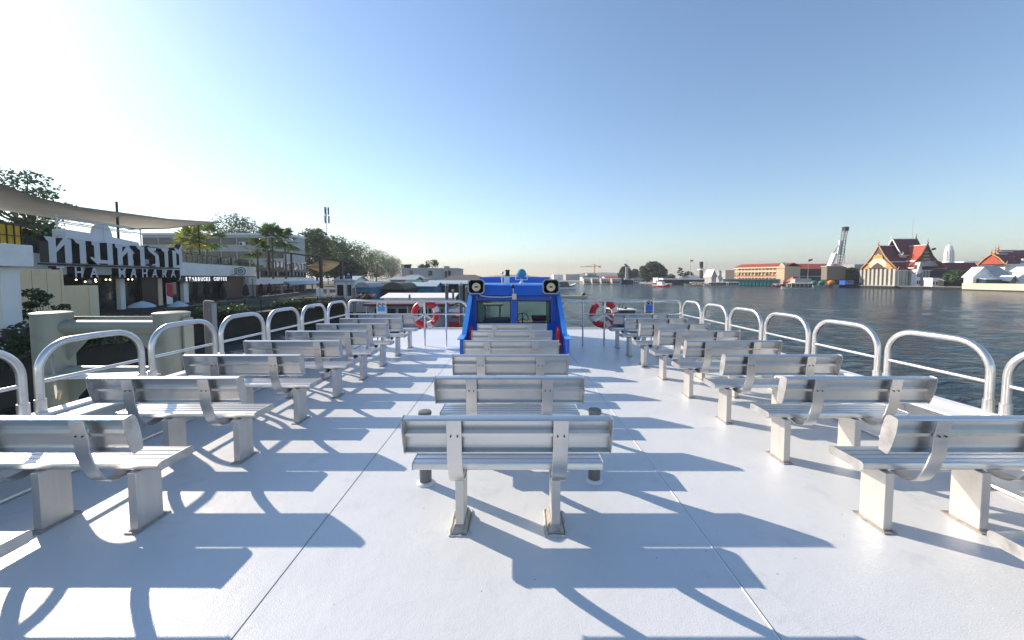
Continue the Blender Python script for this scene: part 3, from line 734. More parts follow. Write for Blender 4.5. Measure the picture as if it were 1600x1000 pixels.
def house(label, px0, px1, y_ridge, y_eave, Y, depth, wall, roof, kind='gable', z0=-3.0, wins=0, floors=1, name='building', cat='building', over=.4, rz=0, group=None, winm=None, trim=None, winfrac=.33):
    """far building facing the camera: width from the picture, real depth behind it"""
    a = at(px0, y_eave, Y); b = at(px1, y_eave, Y); w_all = b.x-a.x; mid_ = (px0+px1)/2
    if mid_ > CX: a.x = min((px0-CX)/F*(Y+depth), a.x+.6*w_all)       # the side wall shows too: keep the whole building between px0 and px1
    else: b.x = max((px1-CX)/F*(Y+depth), b.x-.6*w_all)
    depth = min(depth, .62*w_all*Y/max(1e-3, abs((a.x if mid_ > CX else b.x)))) if abs(mid_-CX) > 120 else depth
    zr = at((px0+px1)/2, y_ridge, Y).z; ze = a.z
    W_ = b.x-a.x; t = thing(name, label, cat, ((a.x+b.x)/2, Y, z0), rz, group)
    H_ = ze-z0; hr = zr-z0
    body = MB().box(-W_/2,W_/2,0,depth,0,H_-.02)
    if kind == 'gable': pass
    if kind == 'front': body.add([(-W_/2,.0,H_-.02),(W_/2,.0,H_-.02),(0,.0,hr-.1),(-W_/2,depth,H_-.02),(W_/2,depth,H_-.02),(0,depth,hr-.1)], [(0,1,2),(5,4,3),(0,3,4,1),(1,4,5,2),(2,5,3,0)])
    if kind == 'gable': body.add([(-W_/2,0,H_-.02),(-W_/2,depth,H_-.02),(-W_/2,depth/2,hr-.1),(W_/2,0,H_-.02),(W_/2,depth,H_-.02),(W_/2,depth/2,hr-.1)], [(0,1,2),(5,4,3),(0,3,4,1),(1,4,5,2),(2,5,3,0)])
    body.build('wall', wall, t)
    rf = MB()
    if kind == 'gable': gable(rf,-W_/2,W_/2,0,depth,H_,hr,over)
    elif kind == 'front': gable(rf,-W_/2,W_/2,0,depth,H_,hr,over,axis='y')
    elif kind == 'hip':
        q = [(-W_/2-over,-over,H_),(W_/2+over,-over,H_),(W_/2+over,depth+over,H_),(-W_/2-over,depth+over,H_)]
        i_ = min(W_*.32, depth*.8); r_ = [(-W_/2+i_,depth/2,hr),(W_/2-i_,depth/2,hr)]
        rf.add(q+r_, [(0,1,5,4),(1,2,5),(2,3,4,5),(3,0,4),(3,2,1,0)])
    elif kind == 'shed':
        rf.slab((-W_/2-over,-over,H_),(W_/2+over,-over,H_),(W_/2+over,depth,hr),(-W_/2-over,depth,hr),.15)
    elif kind == 'arch':
        n = 10; P = [(-W_/2*math.cos(math.pi*i/n), H_+(hr-H_)*math.sin(math.pi*i/n)) for i in range(n+1)]
        rf.prism(P, -over, depth, 'xz')
    else:
        rf.box(-W_/2-.15,W_/2+.15,-.15,depth+.15,H_,max(hr,H_+.3))
    rf.build('roof', roof, t)
    if wins:
        fh = H_/floors
        for fl in range(floors):
            ww = W_/wins
            for i in range(wins):
                x = -W_/2+ww*(i+.5)
                MB().box(x-ww*winfrac,x+ww*winfrac,-.05,-.004,fl*fh+fh*.30,fl*fh+fh*.80).build('window', winm or M['glassdark'], t)
    if trim: MB().box(-W_/2-.1,W_/2+.1,-.12,-.052,H_*.47,H_*.53).build('trim_band', trim, t)
    return t

def boat(label, px, py, Y, L_, B_, rz, hullm, roofm=None, roof_h=2.0, kind='tour', name='boat', stripe=None, group=None, free=.7, cab=None):
    """floating boat: lofted hull, deck house or canopy on posts; local +x is the bow"""
    k = (px-CX)/F; t = thing(name, label, 'boat', (k*Y, Y, WZ), rz, group)
    st = [(-.5,.78,0),(-.42,.92,0),(-.1,1,0),(.25,.92,.05),(.42,.55,.30),(.5,.06,.55)]
    vs = []; n = len(st)
    for x,b,up in st:
        bb = B_/2*b
        vs += [(x*L_,-bb*.72,-.35),(x*L_,bb*.72,-.35),(x*L_,bb,free+up*free*1.4),(x*L_,-bb,free+up*free*1.4)]
    fs = []
    for i in range(n-1):
        a, b = i*4, i*4+4
        for q in range(4): fs.append((a+q, a+(q+1)%4, b+(q+1)%4, b+q))
    fs += [(0,3,2,1),((n-1)*4,(n-1)*4+1,(n-1)*4+2,(n-1)*4+3)]
    MB().add(vs, fs).build('hull', hullm, t, smooth=35)
    if stripe:
        s_ = MB()
        for i in range(n-1):
            for sd in (-1,1):
                (x0,b0,u0),(x1,b1,u1) = st[i],st[i+1]
                P = [(x0*L_,sd*(B_/2*b0+.03),free*.62+u0*free*1.4),(x1*L_,sd*(B_/2*b1+.03),free*.62+u1*free*1.4),(x1*L_,sd*(B_/2*b1+.03),free*.98+u1*free*1.4),(x0*L_,sd*(B_/2*b0+.03),free*.98+u0*free*1.4)]
                s_.quad(*P)
        s_.build('stripe', stripe, t)
    if roofm:
        x0, x1 = -.44*L_, .24*L_
        r_ = MB().prism([(-B_*.46,roof_h),(B_*.46,roof_h),(B_*.44,roof_h+.10),(B_*.25,roof_h+.22),(-B_*.25,roof_h+.22),(-B_*.44,roof_h+.10)], x0, x1, 'yz')
        r_.build('canopy', roofm, t)
        p_ = max(3, int(L_/2.2))
        ps = MB()
        for i in range(p_+1):
            x = x0+.1+(x1-x0-.2)*i/p_
            for sd in (-1,1): MB().bar((x,sd*B_*.42,free-.05),(x,sd*B_*.42,roof_h+.02),.09,.09).build('post', M['white'], t)
        if kind == 'express':
            MB().box(x0+.2,x1-.1,-B_*.40,B_*.40,free-.1,roof_h-.02).build('cabin', cab or M['glassdark'], t)
        else:
            for i in range(p_): MB().box(x0+.4+(x1-x0-.8)*i/p_, x0+.75+(x1-x0-.8)*i/p_, -B_*.36, B_*.36, free*.2, free+.35).build('seat_row', M['redfab'] if i%2 else M['purple'], t)
    return t
# ================================================================ the near (left) bank
GZ = -1.5
Q = [(-19.5,-14),(-19.8,19),(-24.0,26),(-24.0,34),(-21.5,39),(-18.6,42.5),(-19.2,48),(-30,64),(-40,110),(-52,190),(-60,300)]
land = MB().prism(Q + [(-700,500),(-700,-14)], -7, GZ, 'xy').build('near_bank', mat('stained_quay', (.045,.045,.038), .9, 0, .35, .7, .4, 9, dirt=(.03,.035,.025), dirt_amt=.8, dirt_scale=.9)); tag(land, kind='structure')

def pav(name, label, cat, px, w, group=None):
    p = bank(px, w); return thing(name, label, cat, (p.x, p.y, GZ), BROT, group), p
def rel(px, w, w0, px0):            # local x of a pixel column on the plane w, for a thing at (px0, w0)
    return bank(px, w).dot(BE) - bank(px0, w0).dot(BE)
def zl(px, py, w): return at(px, py, bank(px, w).y).z - GZ

# ---- the two-storey pavilion with the white fascia
WF = 28.6
pv, _ = pav('shopping_pavilion', 'white two-storey riverside pavilion with a broad white fascia and dark glass shopfronts', 'building', 60, WF)
X = lambda px, w=WF: rel(px, w, WF, 60)
ft, fb = 3.58-GZ, 1.97-GZ
MB().box(X(20),X(401),0,.5,fb,ft).box(X(20),X(401),.5,16,fb+.3,ft-.05).build('fascia', M['white_far'], pv)
MB().box(X(20)+.1,X(401)-.1,.06,.3,fb-.10,fb-.004).build('soffit_edge', M['black'], pv)
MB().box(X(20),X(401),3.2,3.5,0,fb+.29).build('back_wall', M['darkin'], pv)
MB().box(X(283),X(363),.36,.46,fb-.78,fb-.11).build('sign_band', M['black'], pv)
for a, b, m_ in ((205,212,'white_far'),(262,268,'cream2'),(300,307,'white_far')):
    MB().box(X(a),X(b),.9,1.7,0,fb-.12).build('column', M[m_], pv)
for a, b in ((155,180),(181,204),(213,236),(237,261),(284,299),(308,322),(323,338),(339,355)):
    g = MB().box(X(a)+.05,X(b)-.05,1.3,1.36,.12,fb-.8).build('shop_window', M['glassdark'], pv)
    f = MB(); x0, x1 = X(a), X(b)
    f.box(x0,x0+.09,1.22,1.44,0,fb-.13).box(x1-.09,x1,1.22,1.44,0,fb-.13).box(x0+.09,x1-.09,1.22,1.44,0,.12).box(x0+.09,x1-.09,1.22,1.44,fb-.8,fb-.7)
    f.build('window_frame', M['dark'], g)
MB().box(X(356),X(386),.5,.75,0,fb-.12).build('wood_panel', M['wood'], pv)
MB().box(X(386),X(401),.2,3,0,fb-.12).build('end_wall', M['grey_far'], pv)
MB().box(X(239),X(262),1.0,1.2,0,fb-.13).build('maroon_pier', M['brown_post'], pv)
for px in (158,163,171,178,186,192,226,232):
    MB().ball((X(px),1.0+.4*(px%3),fb-.45-.18*(px%2)), .065, 8).build('lamp', M['lamp'], pv)
for px, y in ((322,.47),(335,.47),(329,.47)): pass
# balustrade of the terrace
bl = MB()
n = 34; x0, x1 = X(52), X(400)
post_x = [x0+(x1-x0)*i/n for i in range(n+1)]
t = thing('balustrade', 'dark glass and metal balustrade along the roof terrace of the white pavilion', 'railing', tuple(bank(60,WF))[:2]+(3.58,), BROT)
for x in post_x: MB().box(x-.03,x+.03,.12,.18,.002,1.15).build('post', M['dark'], t)
MB().box(x0,x1,.10,.20,1.151,1.21).build('top_rail', M['dark'], t)
for i in range(n): MB().box(post_x[i]+.05,post_x[i+1]-.05,.14,.155,.08,1.12).build('glass_panel', M['glassrail'], t)

# ---- big lettering on the pavilion
def glyphs():
    T = [[(.02,1),(.40,1),(.40,0),(.16,0),(.16,.80),(.10,.86)], [(.401,.40),(.401,.60),(.66,1.0),(.93,.97),(.93,0),(.69,0),(.69,.74)]]
    AA = [[(0,1),(.10,1.03),(.46,1),(.46,0),(.22,0),(.22,.82),(.12,.86)]]
    MO = [[(.08,1),(.42,1),(.42,.20),(.74,.20),(.74,1),(.98,1),(.98,0),(.74,0),(.74,.04),(.36,.04),(.30,-.02),(.0,.26),(.06,.32),(.18,.26),(.18,.82),(.10,.84)]]
    HO = [[(0,1),(.36,1),(.36,0),(.12,0),(.12,.80),(.04,.84)], [(.361,.40),(.361,.62),(.55,.90),(.70,.93),(.98,.62),(.88,.60),(.86,0),(.62,0),(.62,.66)]]
    RO = [[(0,1),(.55,1),(.50,.86),(.36,.84),(.68,.62),(.72,.0),(.50,.0),(.40,.06),(.18,.03),(.30,.12),(.46,.16),(.46,.56),(.10,.80)]]
    CH = [[(.12,.98),(.42,.98),(.42,.14),(.62,.14),(.62,.80),(.50,.80),(.30,1.12),(.38,1.16),(.60,1.04),(.86,1.42),(.92,1.36),(.78,1.02),(.86,.95),(.86,-.02),(.16,-.02),(.16,.84)]]
    return [('th',T,.98),('a',AA,.60),('m',MO,1.06),('h',HO,1.04),('a',AA,.62),('r',RO,.82),('a',AA,.60),('ch',CH,.9)]
def thai_sign(parent, x0, x1, z0, h, depth, face, side, y):
    G = glyphs(); tot = sum(g[2] for g in G); sx = (x1-x0)/tot; x = x0
    for k, (nm, polys, adv) in enumerate(G):
        a = MB(); a.mi = 0
        for p in polys:
            q = [(x+u*sx*.98, z0+v*h) for u, v in p]; n_ = len(q)
            vs = [(u,y,v) for u,v in q] + [(u,y+depth,v) for u,v in q]; b0 = len(a.v)
            a.mi = 0; a.add(vs, [tuple(range(n_))]); 
            for i in range(n_): a.f.append([b0+i, b0+(i+1)%n_, b0+n_+(i+1)%n_, b0+n_+i]); a.m.append(1)
            a.f.append([b0+n_+i for i in range(n_)][::-1]); a.m.append(1)
        if k == 0:
            a.mi = 0; a.box(x+.60*sx, x+.74*sx, y, y+depth, z0+1.08*h, z0+1.26*h)
        a.build('letter', [face, side], parent)
        x += adv*sx
def latin_sign(parent, body, x0, x1, z0, h, depth, face, side, y, off=.02):
    n_ = len(body); step = (x1-x0)/n_
    for i, ch in enumerate(body):
        if ch == ' ': continue
        Mx = textM((x0+step*(i+.08), y, z0), (1,0,0), (0,0,1))
        o = text_mesh('letter', ch, h/.72, depth/2, [face, side], parent, Mx, off)
        for f in o.data.polygons: f.material_index = 0 if abs(f.normal.y) > .9 else 1
sg, _ = pav('lettering_sign', 'large grey Thai lettering with smaller Latin letters below, standing on the white pavilion front', 'sign', 60, WF)
face = mat('letter_face_grey', (.62,.64,.68), .5, 0, .05, .8); side = M['black']
wz = WF-27.0
thai_sign(sg, X(72,27.0), X(288,27.0), 2.86-GZ, 1.92, .56, face, side, -1.6)
latin_sign(sg, 'THA MAHARAJ', X(85,27.0), X(291,27.0), 1.76-GZ, .84, .52, face, side, -1.45, .022)
MB().box(X(74,27.0),X(289,27.0),-1.2,-1.1,2.68-GZ,2.80-GZ).box(X(74,27.0),X(289,27.0),-1.2,-1.1,1.62-GZ,1.72-GZ).build('support_rail', M['dark'], sg)
for px in (110,165,215,265): MB().box(X(px,27.2)-.05,X(px,27.2)+.05,-1.1,-.02,2.7-GZ,2.78-GZ).build('support_bracket', M['dark'], sg)

cs, _ = pav('shop_sign', 'white illuminated capital letters reading STARBUCKS COFFEE on the black band', 'sign', 60, WF)
xx0, xx1 = X(290,WF+.30), X(355.5,WF+.30); body = 'STARBUCKS COFFEE'
latin_sign(cs, body, xx0, xx1, fb-.68, .50, .08, emit_mat('lit_white_acrylic', (.9,.92,.92), .75), M['white_far'], .30, .035)
rs, pp = pav('round_sign', 'round dark green and white bracket sign projecting from the white fascia', 'sign', 377, WF-.9)
zc = zl(377,424,WF-.9)
for o_, r_, y_, m_ in ((0,.74,0,'umb'),(0,.60,-.012,'white_far'),(0,.40,-.022,'umb')):
    pass
d0 = MB().lathe([(.74,-.08),(.76,0),(.74,.08)], (0,0,0), 28).build('disc', M['umb'], rs); d0.rotation_euler = (R(90),0,R(-78)); d0.scale = (.85,.85,.85); d0.location = (0,0,zc)
MB().lathe([(.62,.081),(.60,.090)], (0,0,0), 28).build('white_ring', M['white_far'], d0)
MB().lathe([(.46,.091),(.44,.098)], (0,0,0), 28).build('green_centre', mat('sign_green', (.02,.14,.10), .5), d0)
st_ = MB()
for i in range(9):
    a = R(-60+i*30+90) if i < 5 else R(240+ (i-5)*20)
for i in range(5):
    x = -.24+.12*i; st_.tube([(x+.05*math.sin(k*1.1), -.36+.09*k*(1-.06*abs(i-2)*2), .104) for k in range(9)], .022, 5)
st_.build('wave_mark', M['white_far'], d0)
MB().tube([(-.75,0,zc+.4),(-1.15,.3,zc+.4)], .04, 6).tube([(-.75,0,zc-.4),(-1.15,.3,zc-.4)], .04, 6).tube([(-1.15,.3,zc-.5),(-1.15,.9,zc-.5)], .04, 6).tube([(-1.15,.3,zc-.55),(-1.15,.3,zc+.55)], .04, 6).build('sign_bracket', M['dark'], rs)

# closed umbrellas in front of the shops, small banner stand
for px, w, m_, nm, wd in ((348,26.5,'umb','dark green',.42),(384,26.5,'umb','dark green',.42),(408,26,'umb2','dark maroon',.42),(421,26,'umb2','dark maroon',.42)):
    side_ = {348:'beside the shop entrance',384:'beside the wood cladding',408:'on the lower terrace, left one',421:'on the lower terrace, right one'}[px]
    t, p = pav('parasol', f'closed {nm} parasol {side_}', 'parasol', px, w, 'closed parasols by the shops')
    MB().lathe([(.05,0),(.05,.6)], (0,0,.06), 8).lathe([(.04,.4),(.04,2.2)], (0,0,.06), 8).build('pole', M['dark'], t)
    k = MB()
    pr = [(.30,.45),(.46,.55),(.42,.9),(.36,1.4),(.26,1.9),(.06,2.2)]
    N_ = 16; vs = []; fs = []
    for r_, z in pr:
        for q in range(N_): vs.append(((r_*(1 if q%2 else .74))*math.cos(2*math.pi*q/N_),(r_*(1 if q%2 else .74))*math.sin(2*math.pi*q/N_),z))
    for i in range(len(pr)-1):
        for q in range(N_): fs.append((i*N_+q,i*N_+(q+1)%N_,(i+1)*N_+(q+1)%N_,(i+1)*N_+q))
    k.add(vs,fs).build('folded_canopy', M[m_], t)
    MB().box(-.3,.3,-.3,.3,.001,.06).build('foot', M['grey_far'], t)
t, p = pav('banner_stand', 'red and white banner stand in front of the dark shopfront', 'banner', 264, 26.5)
MB().box(-.5,.5,-.03,.0,.35,2.6).build('panel', M['white_far'], t)
MB().prism([(-.48,1.3),(.48,1.0),(.48,2.58),(-.48,2.58)], -.034, -.031, 'xz').build('red_field', M['redfab'], t)
MB().box(-.45,.45,-.2,.2,.001,.06).bar((-.4,.03,.05),(-.4,.03,2.5),.04,.04).bar((.4,.03,.05),(.4,.03,2.5),.04,.04).build('frame', M['dark'], t)

# ---- rooftop frame sign
t, p = pav('rooftop_sign', 'blank white rooftop sign with a round middle, held in a white tubular frame', 'sign', 95, 27.6)
rx = lambda px: rel(px, 27.6, 27.6, 95)
zb_ = lambda px, py: zl(px, py, 27.6)
zbase = 3.6-GZ
W_ = rx(224)
fr = MB()
zt0, zt1 = zb_(97,336), zb_(222,352)
for x in (0, W_*.5, W_): fr.tube([(x,0,zbase),(x,0,zt0)], .05, 6)
for z in (zt0, zt0-.45): fr.tube([(0,0,z),(W_,0,z)], .04, 6); fr.tube([(0,.8,z),(W_,.8,z)], .04, 6)
for i in range(12):
    a, b = W_*i/12, W_*(i+1)/12
    fr.tube([(a,0,zt0-.45 if i%2 else zt0),(b,0,zt0 if i%2 else zt0-.45)], .025, 5); fr.tube([(a,0,zt0),(a,.8,zt0)], .025, 5)
fr.build('tubular_frame', M['white'], t)
pz = zb_(110,358)
pan = MB(); pts = [(0,zbase+.1),(W_*.985,zbase+.1),(W_*.985,pz-.35)]
pts += [(W_*.62,pz-.15)] + [(W_*.5+1.05*math.cos(R(a)), pz-.1+1.0*math.sin(R(a))) for a in range(0,181,20)] + [(W_*.36,pz-.05),(W_*.06,pz),(0,pz-.1)]
pan.prism(pts, .1, .32, 'xz'); pan.build('sign_panel', mat('sign_back_grey', (.80,.80,.84), .6, 0, .05, .6), t)

# ---- shade sail over the terrace
def sail(name, label, N_, F_, m, t0=None):
    n = len(N_); rows = 6; vs = []; fs = []
    t = t0 or thing(name, label, 'shade sail', (0,0,0))
    for i in range(n):
        for j in range(rows+1):
            u = j/rows; p = N_[i].lerp(F_[i], u); sag = -.35*math.sin(math.pi*u)*(N_[i]-F_[i]).length/12
            vs.append(p + Vector((0,0,sag)))
    for i in range(n-1):
        for j in range(rows): fs.append((i*(rows+1)+j,(i+1)*(rows+1)+j,(i+1)*(rows+1)+j+1,i*(rows+1)+j+1))
    o = MB().add(vs, fs).build('canopy_cloth', m, t, smooth=80)
    s_ = o.modifiers.new('thickness','SOLIDIFY'); s_.thickness = .03
    MB().tube(N_, .03, 6).build('edge_cable', M['dark'], t); MB().tube(F_, .03, 6).build('edge_cable', M['dark'], t)
    return t
def B3(px, py, w): return at(px, py, bank(px, w).y)
Nn = [B3(-90,262,25), B3(-40,272,25.4), B3(0,287,25.8), B3(60,309,26.5), B3(120,323,27.3), B3(180,331,28.2), B3(262,342,29.7), B3(343,347.5,31)]
Ff = [B3(-90,316,40), B3(-40,320,39.5), B3(0,327,39), B3(60,336,38), B3(120,345,37), B3(190,356.5,36), B3(262,356,33), B3(343,348.5,31.1)]
sl_ = sail('shade_sail', 'large grey tensile shade sail stretched over the roof terrace of the white pavilion', Nn, Ff, M['canvas'])
MB().tube([B3(200,358,35.5),B3(262,356.5,33),B3(345,347.5,31)], .09, 8).build('edge_beam', M['dark'], sl_)
for px, py, w in ((182,315,29.5),(310,352,31.6)):
    p = B3(px,py,w); MB().tube([(p.x,p.y,3.56),tuple(p)], .10, 10).build('mast', M['dark'], sl_)

# ---- near wing: slab, column, yellow railing, hoarding
t, p = pav('entrance_canopy', 'white concrete entrance canopy on a square white column at the left edge', 'canopy', 56, 17.8)
x56 = 0
MB().box(-9,0,0,5.0,2.22-GZ,3.22-GZ).build('slab', M['white_far'], t, .03)
cx_ = rel(31,18.2,17.8,56); MB().box(cx_-.85,cx_-.02,.35,1.55,0,2.2-GZ).build('column', M['white_far'], t, .02)
MB().box(cx_-.02,cx_+.16,.9,1.15,1.55-GZ,1.85-GZ).build('wall_lamp', M['black'], t)
MB().box(cx_-8,cx_-7.2,.35,1.55,0,2.2-GZ).build('column', M['white_far'], t, .02)
t, p = pav('railing', 'black railing backed with yellow cloth on top of the white entrance canopy', 'railing', 40, 18.6)
zt = 3.22-GZ
MB().box(-7,0,.08,.11,zt+.08,zt+.95).build('yellow_cloth', M['yellow'], t)
for i in range(22): MB().box(-i*.33-.02,-i*.33+.02,0,.04,zt+.002,zt+1.0).build('baluster', M['black'], t)
MB().box(-7.2,.03,-.01,.05,zt+1.001,zt+1.05).box(-7.2,.03,.005,.035,zt+.45,zt+.49).build('rail', M['black'], t)
t, p = pav('hoarding_wall', 'beige boarded wall between the white column and the shopfronts', 'wall', 100, 22)
xx = lambda px: rel(px, 22, 22, 100)
MB().box(-6.5,0,0,.25,0,zl(80,421,22)).build('boarding', M['cream'], t)
MB().box(.003,xx(138),.02,.25,0,zl(120,446,22)).build('boarding', M['cream'], t)
MB().box(xx(138)+.003,xx(152),-.05,.6,0,zl(140,446,22)).build('end_panel', M['cream2'], t)
for i in range(1,8): MB().box(-6.5+i*.9-.008,-6.5+i*.9+.008,-.006,-.001,.1,zl(80,421,22)-.05).build('joint', M['wood'], t)
def fence(label, a, b, h, z0, step=.14, m='black', name='fence'):
    a, b = Vector(a), Vector(b); L_ = (b-a).length
    t = thing(name, label, 'fence', (a.x,a.y,z0), math.atan2(b.y-a.y,b.x-a.x))
    n = int(L_/step)
    for i in range(min(n,95)): MB().box(i*L_/min(n,95)-.011,i*L_/min(n,95)+.011,-.011,.011,.08,h-.03).build('baluster', M[m], t)
    MB().box(0,L_,-.025,.025,h-.03,h+.02).box(0,L_,-.02,.02,.05,.08).build('rail', M[m], t)
    for i in range(int(L_/1.8)+1): MB().box(i*1.8-.035,i*1.8+.035,-.035,.035,.002,h+.05).build('post', M[m], t)
    return t
fence('black iron fence on the quay in front of the beige boarded wall', (-22.9,24.6,0), (-24.2,29.8,0), 1.15, GZ)
fence('black iron fence beside the white column at the left edge', (-20.3,14.6,0), (-20.3,16.9,0), 1.1, GZ)
# quay-edge glass railing
t = thing('quay_railing', 'dark glass railing along the quay above the hedge', 'railing', (0,0,GZ))
qp = [(-24.6,28.5),(-24.6,34.4),(-22.1,39.4),(-19.4,43.0)]
for (ax,ay),(bx_,by) in zip(qp[:-1], qp[1:]):
    a, b = Vector((ax,ay,0)), Vector((bx_,by,0)); n = max(1,round((b-a).length/1.5))
    for i in range(n):
        p0, p1 = a.lerp(b,i/n), a.lerp(b,(i+1)/n)
        MB().bar(p0+Vector((0,0,.6)),p1+Vector((0,0,.6)),.02,.95).build('glass_panel', M['glassrail'], t)
        MB().bar(p0+Vector((0,0,.001)),p0+Vector((0,0,1.15)),.06,.06).build('post', M['dark'], t)
    MB().bar(a+Vector((0,0,1.18)),b+Vector((0,0,1.18)),.07,.05).build('top_rail', M['dark'], t)

# hedges and planting on the quay edge
hs = [((-23.6,27.0),(-23.6,34.0),1.05,'leaf_dark'),((-23.4,34.2),(-21.3,38.9),1.0,'leaf_dark'),((-21.0,39.2),(-18.5,42.4),.75,'leaf_brown')]
for k, ((ax,ay),(bx_,by),h,lm) in enumerate(hs):
    a, b = Vector((ax,ay,0)), Vector((bx_,by,0)); c = (a+b)/2
    lab = ['dark green clipped hedge on the quay edge nearest the pier posts','dark hedge on the quay edge below the glass railing, middle stretch','olive brown low hedge at the far end of the quay'][k]
    shrub(lab, (c.x+.3,c.y,GZ-.25), (b-a).length, 1.3, h+.3, M[lm], 40+k, 3600, .17, 'hedge', 'hedge', math.atan2(b.y-a.y,b.x-a.x))
for k, (x,y,sx,sy,h,lm,z) in enumerate(((-19.5,17.2,4.5,1.8,1.5,'leaf_dark',GZ-.2),(-19.7,20.6,3,1.6,1.2,'leaf_mid',GZ-.2),(-19.2,13.5,4,1.8,1.6,'leaf_dark',GZ-.3))):
    lab = ['dense dark shrub with purple flowers spilling over the quay below the white column','mid green shrub on the quay edge behind the left mooring post','dense dark shrub on the quay edge at the left border'][k]
    shrub(lab, (x,y,z), sx, sy, h, M[lm], 60+k, 2600, .16, flowers=M['flower_p'] if k != 1 else None, rz=R(90))
sb = bank(62, 19.5); tree('small dark green tree growing beside the white column', (sb.x,sb.y,GZ), 2.7, 1.9, M['leaf_dark'], 71, 8, 130, .16, .25)
shrub('bush with bright orange and pink flowers in a planter by the pergola post', (-16.9,42.2,GZ+.25), 2.6, 1.0, 1.1, M['leaf_dark'], 75, 1500, .13, flowers=M['flower_o'])
t = thing('planter', 'grey box planter holding the orange flowering bush', 'planter', (-16.9,42.2,GZ)); MB().box(-1.4,1.4,-.55,.55,-.6,.35).build('box', M['grey_far'], t, .02)

# ---- lower block with its own lettering
W2 = 27.6
t, p = pav('restaurant_block', 'lower white restaurant block with a terrace beyond the pavilion', 'building', 401, W2)
X2 = lambda px, w=W2: rel(px, w, W2, 401)
z1, z2 = zl(430,443.6,W2), 1.74-GZ
MB().box(0,X2(492),0,1.2,z1,z2).build('fascia', M['white_far'], t)
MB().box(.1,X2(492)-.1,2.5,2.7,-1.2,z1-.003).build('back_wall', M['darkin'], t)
for a in (402,424,444,463,480,491): MB().box(X2(a)-.12,X2(a)+.12,.3,.6,0,z1-.003).build('column', M['grey_far'], t)
for a, b in ((425,443),(445,462),(464,479)): MB().box(X2(a)+.1,X2(b)-.1,1.6,1.66,.5,z1-.3).build('window', M['glassdark'], t)
for a in range(404,492,6): MB().box(X2(a)-.03,X2(a)+.03,.1,.16,z2+.002,z2+1.1).build('baluster', M['dark'], t)
MB().box(0,X2(490),.08,.18,z2+1.101,z2+1.16).build('terrace_rail', M['dark'], t)
MB().slab((X2(444),-1.6,z1-.25),(X2(496),-1.6,z1-.25),(X2(496),.0,z1+.45),(X2(444),.0,z1+.45),.06).build('awning', M['roofpale'], t)
sg2, _ = pav('lettering_sign', 'dark lettering sign with white edges on the terrace of the lower block', 'sign', 401, W2)
dk = mat('letter_side_white', (.62,.62,.60), .5)
thai_sign(sg2, X2(411), X2(477), z2+1.75, 1.4, .5, M['dark'], dk, -.5)
latin_sign(sg2, 'THA MAHARAJ', X2(411), X2(478), z2+.35, .95, .4, dk, M['dark'], -.45, .01)
MB().box(X2(409),X2(479),.06,.10,z2+.003,z2+1.55).build('backing', M['black'], sg2)
MB().box(X2(410),X2(478),-.14,-.10,z2+1.58,z2+1.70).build('support_rail', M['black'], sg2)
# pergola with cream sail
pg = thing('pergola', 'dark brown post pergola carrying a cream shade sail', 'pergola', (0,0,0))
P1, P2, P3, P4 = B3(501,403.5,15.8), B3(533,409,13.5), B3(420,394,21), B3(455,397,20)
for P_, wd in ((P1,.2),(P2,.2),(P3,.11),(P4,.11)):
    MB().box(P_.x-wd,P_.x+wd,P_.y-wd,P_.y+wd,GZ if P_ in (P1,P2) else 1.75,P_.z).build('post', M['brown_post'], pg)
for a, b in ((P3,P4),(P4,P1),(P1,P2)): MB().bar(a+Vector((0,0,.12)), b+Vector((0,0,.12)), .22, .24).build('beam', M['brown_post'], pg)
sail('', '', [P1.lerp(P2,i/5)+Vector((0,0,-.1)) for i in range(6)], [B3(476,416,20).lerp(B3(503,426,19),i/5) for i in range(6)], M['canvas2'], pg)
for px, py in ((497,447),(503,449),(513,449)):
    q = B3(px,465,14.6); lab = {497:'pale upright banner on the quay, nearest the dark post',503:'slim pale upright banner between the two others',513:'slim pale upright banner standing alone, rightmost'}[px]
    t = thing('upright_banner', lab, 'banner', (q.x,q.y,GZ)); MB().box(-.22,.22,-.04,.04,.12,1.6).build('banner_cloth', M['white_far'], t); MB().box(-.3,.3,-.2,.2,.001,.11).build('foot', M['dark'], t)

# ---- long white building behind, palms, trees, mast
house('long white three-storey building with dark window bands behind the terrace', 222,478,364,367,100,10,M['pale_far'],M['white_far'],'flat',GZ,9,4,name='long_building',winfrac=.46)
PG = 'fan palms on the terraces'
for k, (px, py, w, cr, m_, lab) in enumerate(((297,385,33,3.4,'leaf_yellow','yellowish fan palm on the terrace, nearest the big lettering'),(323,376,34,3.8,'leaf_palm','bright green fan palm on the terrace beside the sail post'),
        (402,395,27,2.9,'leaf_palm','low bushy fan palm beside the lower block'),(425,377,25,3.6,'leaf_mid','tall fan palm left of the pergola'),(445,380,24,3.3,'leaf_mid','tall fan palm behind the pergola beam'))):
    p = B3(px,py,w); z0 = 3.5 if k < 2 else 1.7; palm(lab, (p.x,p.y,z0), max(1.0,p.z-z0+.4), cr, 80+k, M[m_], PG)
TG = 'trees behind the riverside buildings'
def tr(px, ytop, ybase, wpx, w, m_, seed, lab, z0=GZ, **kw):
    p = bank(px, w); h = at(px,ytop,p.y).z - z0; cw = wpx/F*p.y*math.cos(math.atan((px-CX)/F))**1.0
    return tree(lab, (p.x,p.y,z0), h, cw, M[m_], seed, group=TG, **kw)
tr(60,266,0,260,44,'leaf_dark',91,'tall sparse tree rising behind the grey shade sail',blobs=20,n=120,leaf=.36,trunk_h=.58,sparse=True)
tr(45,352,0,90,36,'leaf_mid',92,'leafy tree under the shade sail behind the yellow railing',blobs=16,n=150,leaf=.45,trunk_h=.2)
